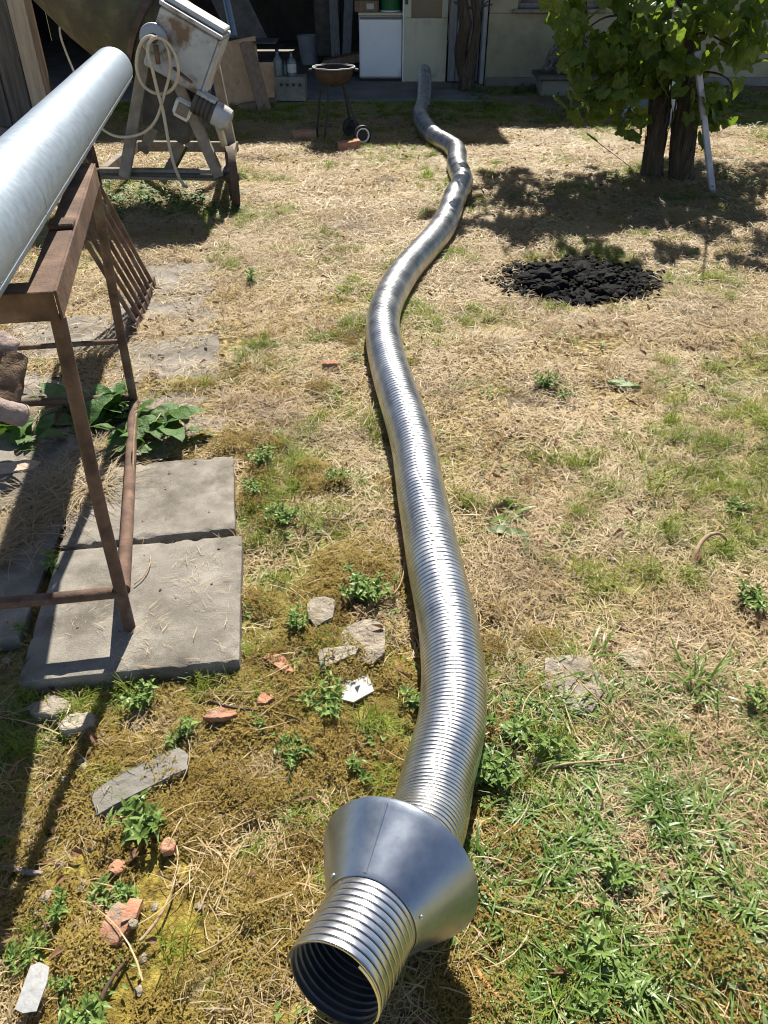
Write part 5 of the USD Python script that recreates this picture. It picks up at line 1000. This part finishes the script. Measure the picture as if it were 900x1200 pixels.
# moss cushions
def cushion(seed, n=420, R=.05):
    v, f = blades(n, R, (.004, .010), (.0018, .0036), (-.25, .55), seed, 1, .5); r_ = np.random.default_rng(seed)
    b = v.reshape(n, -1, 3)[:, 0, :2]; k = np.hypot(b[:, 0], b[:, 1]) / R
    h = .020 * np.sqrt(np.clip(1 - k ** 2, 0, 1)) * (.55 + .9 * meshkit.noise(np.c_[b * 70, 0 * b[:, :1] + seed], seed)); v[:, 2] += np.repeat(h, 4) - .004; return v, f
ms = [cushion(300 + k) for k in range(5)]
x, y = uniform_spots(900, .25, 3.6); p = moss_zone(x, y) * (1 - .55 * bare_zone(x, y)) * (.12 + .88 * sstep(.38, .52, meshkit.fbm(P3(x, y, 9.), 3, 121))) * (~slab_mask(x, y, -.005)); x, y = keep(x, y, p)
lay('moss', 'ochre brown moss cushions on the bare lawn', ms, 'moss', x, y, .35, 1.35, -.004, (.5, 1.5))
# coarse crab grass at the bottom right and grey green leaves
cg = [blades(20, .035, (.035, .10), (.0036, .0075), (.05, .75), 400 + k, 4, .5) for k in range(5)]
x, y = uniform_spots(760, .3, 1.9); c = sstep(.17, .34, x + .35 * (meshkit.fbm(P3(x, y, 5), 3, 9) - .5)) * (1 - sstep(1.15, 1.5, y)) * sstep(.42, .54, meshkit.fbm(P3(x, y, 7.5), 3, 61) + .03); x, y = keep(x, y, c)
lay('crab_grass', 'coarse green crab grass mat in the lower right corner', cg, 'crab_grass', x, y, .6, 1.15, .004, (.6, 1.1))
lf = []
for k in range(4):
    r = np.random.default_rng(500 + k); lf.append(cat_([place(leaf(r.uniform(.012, .028), r.uniform(.007, .012), .25, .4, 4, 'ovate'), r.uniform(0, 6.28), r.uniform(0, .7), V(*r.normal(0, .025, 2), r.uniform(.004, .022))) for _ in range(16)]))
x, y = uniform_spots(150, .3, 1.7); c = sstep(.18, .45, x) * (1 - sstep(.9, 1.25, y)) * sstep(.4, .6, meshkit.fbm(P3(x, y, 5.), 3, 71) + .06); x, y = keep(x, y, c * .9 + .012)
lay('clover_leaves', 'small grey green leaves low in the lower right corner', lf, 'pale_leaf', x, y, .6, 1.15, 0.)
# shade side herbs along the house and under the mixer
x, y = uniform_spots(60, 5.2, 11.0); c = np.where(y > 8.6, (x > 1.0) * (y < 10.9) * .6 * sstep(.4, .6, meshkit.fbm(P3(x, y, 2.), 3, 15)) + (x <= 1.0) * (y < 9.8) * .08, .9 * np.exp(-((x + 1.65) ** 2 / .35 + (y - 5.95) ** 2 / .25)) + .55 * np.exp(-((x - 2.5) ** 2 / .9 + (y - 6.3) ** 2 / .2))); x, y = keep(x, y, c)
lay('shade_herbs', 'dark green herbs in the shade along the house and below the mixer', [(v * 2.1, f) for v, f in lf] , 'burdock_leaf', x, y, .7, 1.4, .0)
# crumbs of soil, brick and stone
pb = [lump(.006, 600 + k, .35, 1, (1.2, 1, .7)) for k in range(4)]
x, y = uniform_spots(220, .3, 3.2); c = .10 + .75 * (1 - sstep(-.78, -.5, x)) * (1 - sstep(1.25, 1.5, y)) + .25 * bare_zone(x, y); x, y = keep(x, y, c * (~slab_mask(x, y, -.01)))
lay('gravel', 'grey crumbs of stone and soil at the lower left and between the straw', pb, 'stone_grey', x, y, .5, 2.0, .002)
pbd = [lump(.005, 650 + k, .4, 1, (1.6, 1, .5)) for k in range(3)]
x, y = uniform_spots(120, .3, 3.5); x, y = keep(x, y, .35 + .2 * slab_mask(x, y, -.03)); zz = np.where(slab_mask(x, y, -.01) & (y < 2.45), .052, 0.)
lay('soil_crumbs', 'dark crumbs of soil and bark strewn on lawn and slabs', pbd, 'brown_wood', x, y, .2, .8, zz + .002)
# a heap of dry hay in the shade under the trestle
hy = [blades(150, .11, (.06, .18), (.0014, .003), (.0, .25), 700 + k, 4, .5, z0=.01) for k in range(3)]
x = rng.normal(-1.13, .05, 9); y = rng.normal(2.08, .12, 9)
lay('hay', 'grey hay heaped in the shade behind the trestle leg', hy, 'straw_grey', x, y, .8, 1.3, .035, (.8, 1.8))
# loose long stems over everything near
ls = [blades(4, .12, (.08, .2), (.0016, .0034), (-.02, .12), 800 + k, 6, .8, z0=.012) for k in range(6)]
x, y = uniform_spots(9, .25, 4.5); x, y = keep(x, y, np.where(slab_mask(x, y, 0.) & (y < 2.45), .15, .9) * (char_d(x, y) > 1.))
lay('loose_stems', 'long loose dry stems lying on the lawn', ls, 'straw', x, y, .7, 1.2, .012 + .03 * slab_mask(x, y, 0.))

# loose crumbs in and round the charcoal heap
cb = []
for k in range(1500):
    a, r = rc.random() * 6.28, rc.random() ** .6 * (1.05 + .30 * math.sin(3 * rc.random() * 6.28) * rc.random()); x_, y_ = CHAR[0] + .44 * r * math.cos(a), CHAR[1] + .31 * r * math.sin(a); q_ = rc.uniform(.004, .014)
    v, f = lump(q_, k + 900, .5, 0, (rc.uniform(.8, 2.4), 1, .7)); cb.append(rotz((v, f), rc.uniform(0, 360), (x_, y_, gz(x_, y_) + .012 + .05 * max(0, 1 - r * r) * rc.random() + q_ * .3)))
cr_ = obj(cp, 'charcoal_crumbs', cat_(cb), 'charcoal'); stage.GetPrimAtPath(cr_).SetCustomDataByKey('kind', 'stuff')
# dead leaf litter
dl = []
for k in range(4):
    r = np.random.default_rng(880 + k); dl.append(cat_([place(leaf(r.uniform(.012, .04), r.uniform(.006, .016), .6, r.uniform(-.5, .8), 4, 'ovate'), r.uniform(0, 6.28), r.uniform(-.2, .6), V(*r.normal(0, .07, 2), r.uniform(.006, .018)), r.normal(0, .6)) for _ in range(5)]))
x, y = uniform_spots(22, .3, 9.); x, y = keep(x, y, .7 * (~(slab_mask(x, y, .06) & (y < 2.5))))
lay('leaf_litter', 'brown dead leaf scraps strewn over the lawn', dl, 'dead_leaf', x, y, .6, 1.4, .006 + .045 * (slab_mask(x, y, 0.) & (y < 2.45)))
# short straw scraps on the near slabs
sc_ = [blades(9, .06, (.010, .045), (.0007, .0015), (-.02, .06), 860 + k, 3, .4, z0=.001) for k in range(4)]
x, y = uniform_spots(240, 1.3, 2.6); x, y = keep(x, y, slab_mask(x, y, -.02) * .5 * sstep(.48, .62, meshkit.fbm(P3(x, y, 9.), 3, 131)))
lay('straw_scraps', 'short straw scraps lying on the two near paving slabs', sc_, 'straw', x, y, .7, 1.3, .052)

# low green sprigs all over the mossy part and tufts on the mid lawn
x, y = uniform_spots(130, .3, 3.6); c = .34 * sstep(.45, .6, meshkit.fbm(P3(x, y, 3.), 3, 111)) + .08; x, y = keep(x, y, c * (~slab_mask(x, y, .0)))
lay('low_sprigs', 'tiny green seedlings low in the moss and straw', lf, 'weed_leaf', x, y, .4, .95, .002)
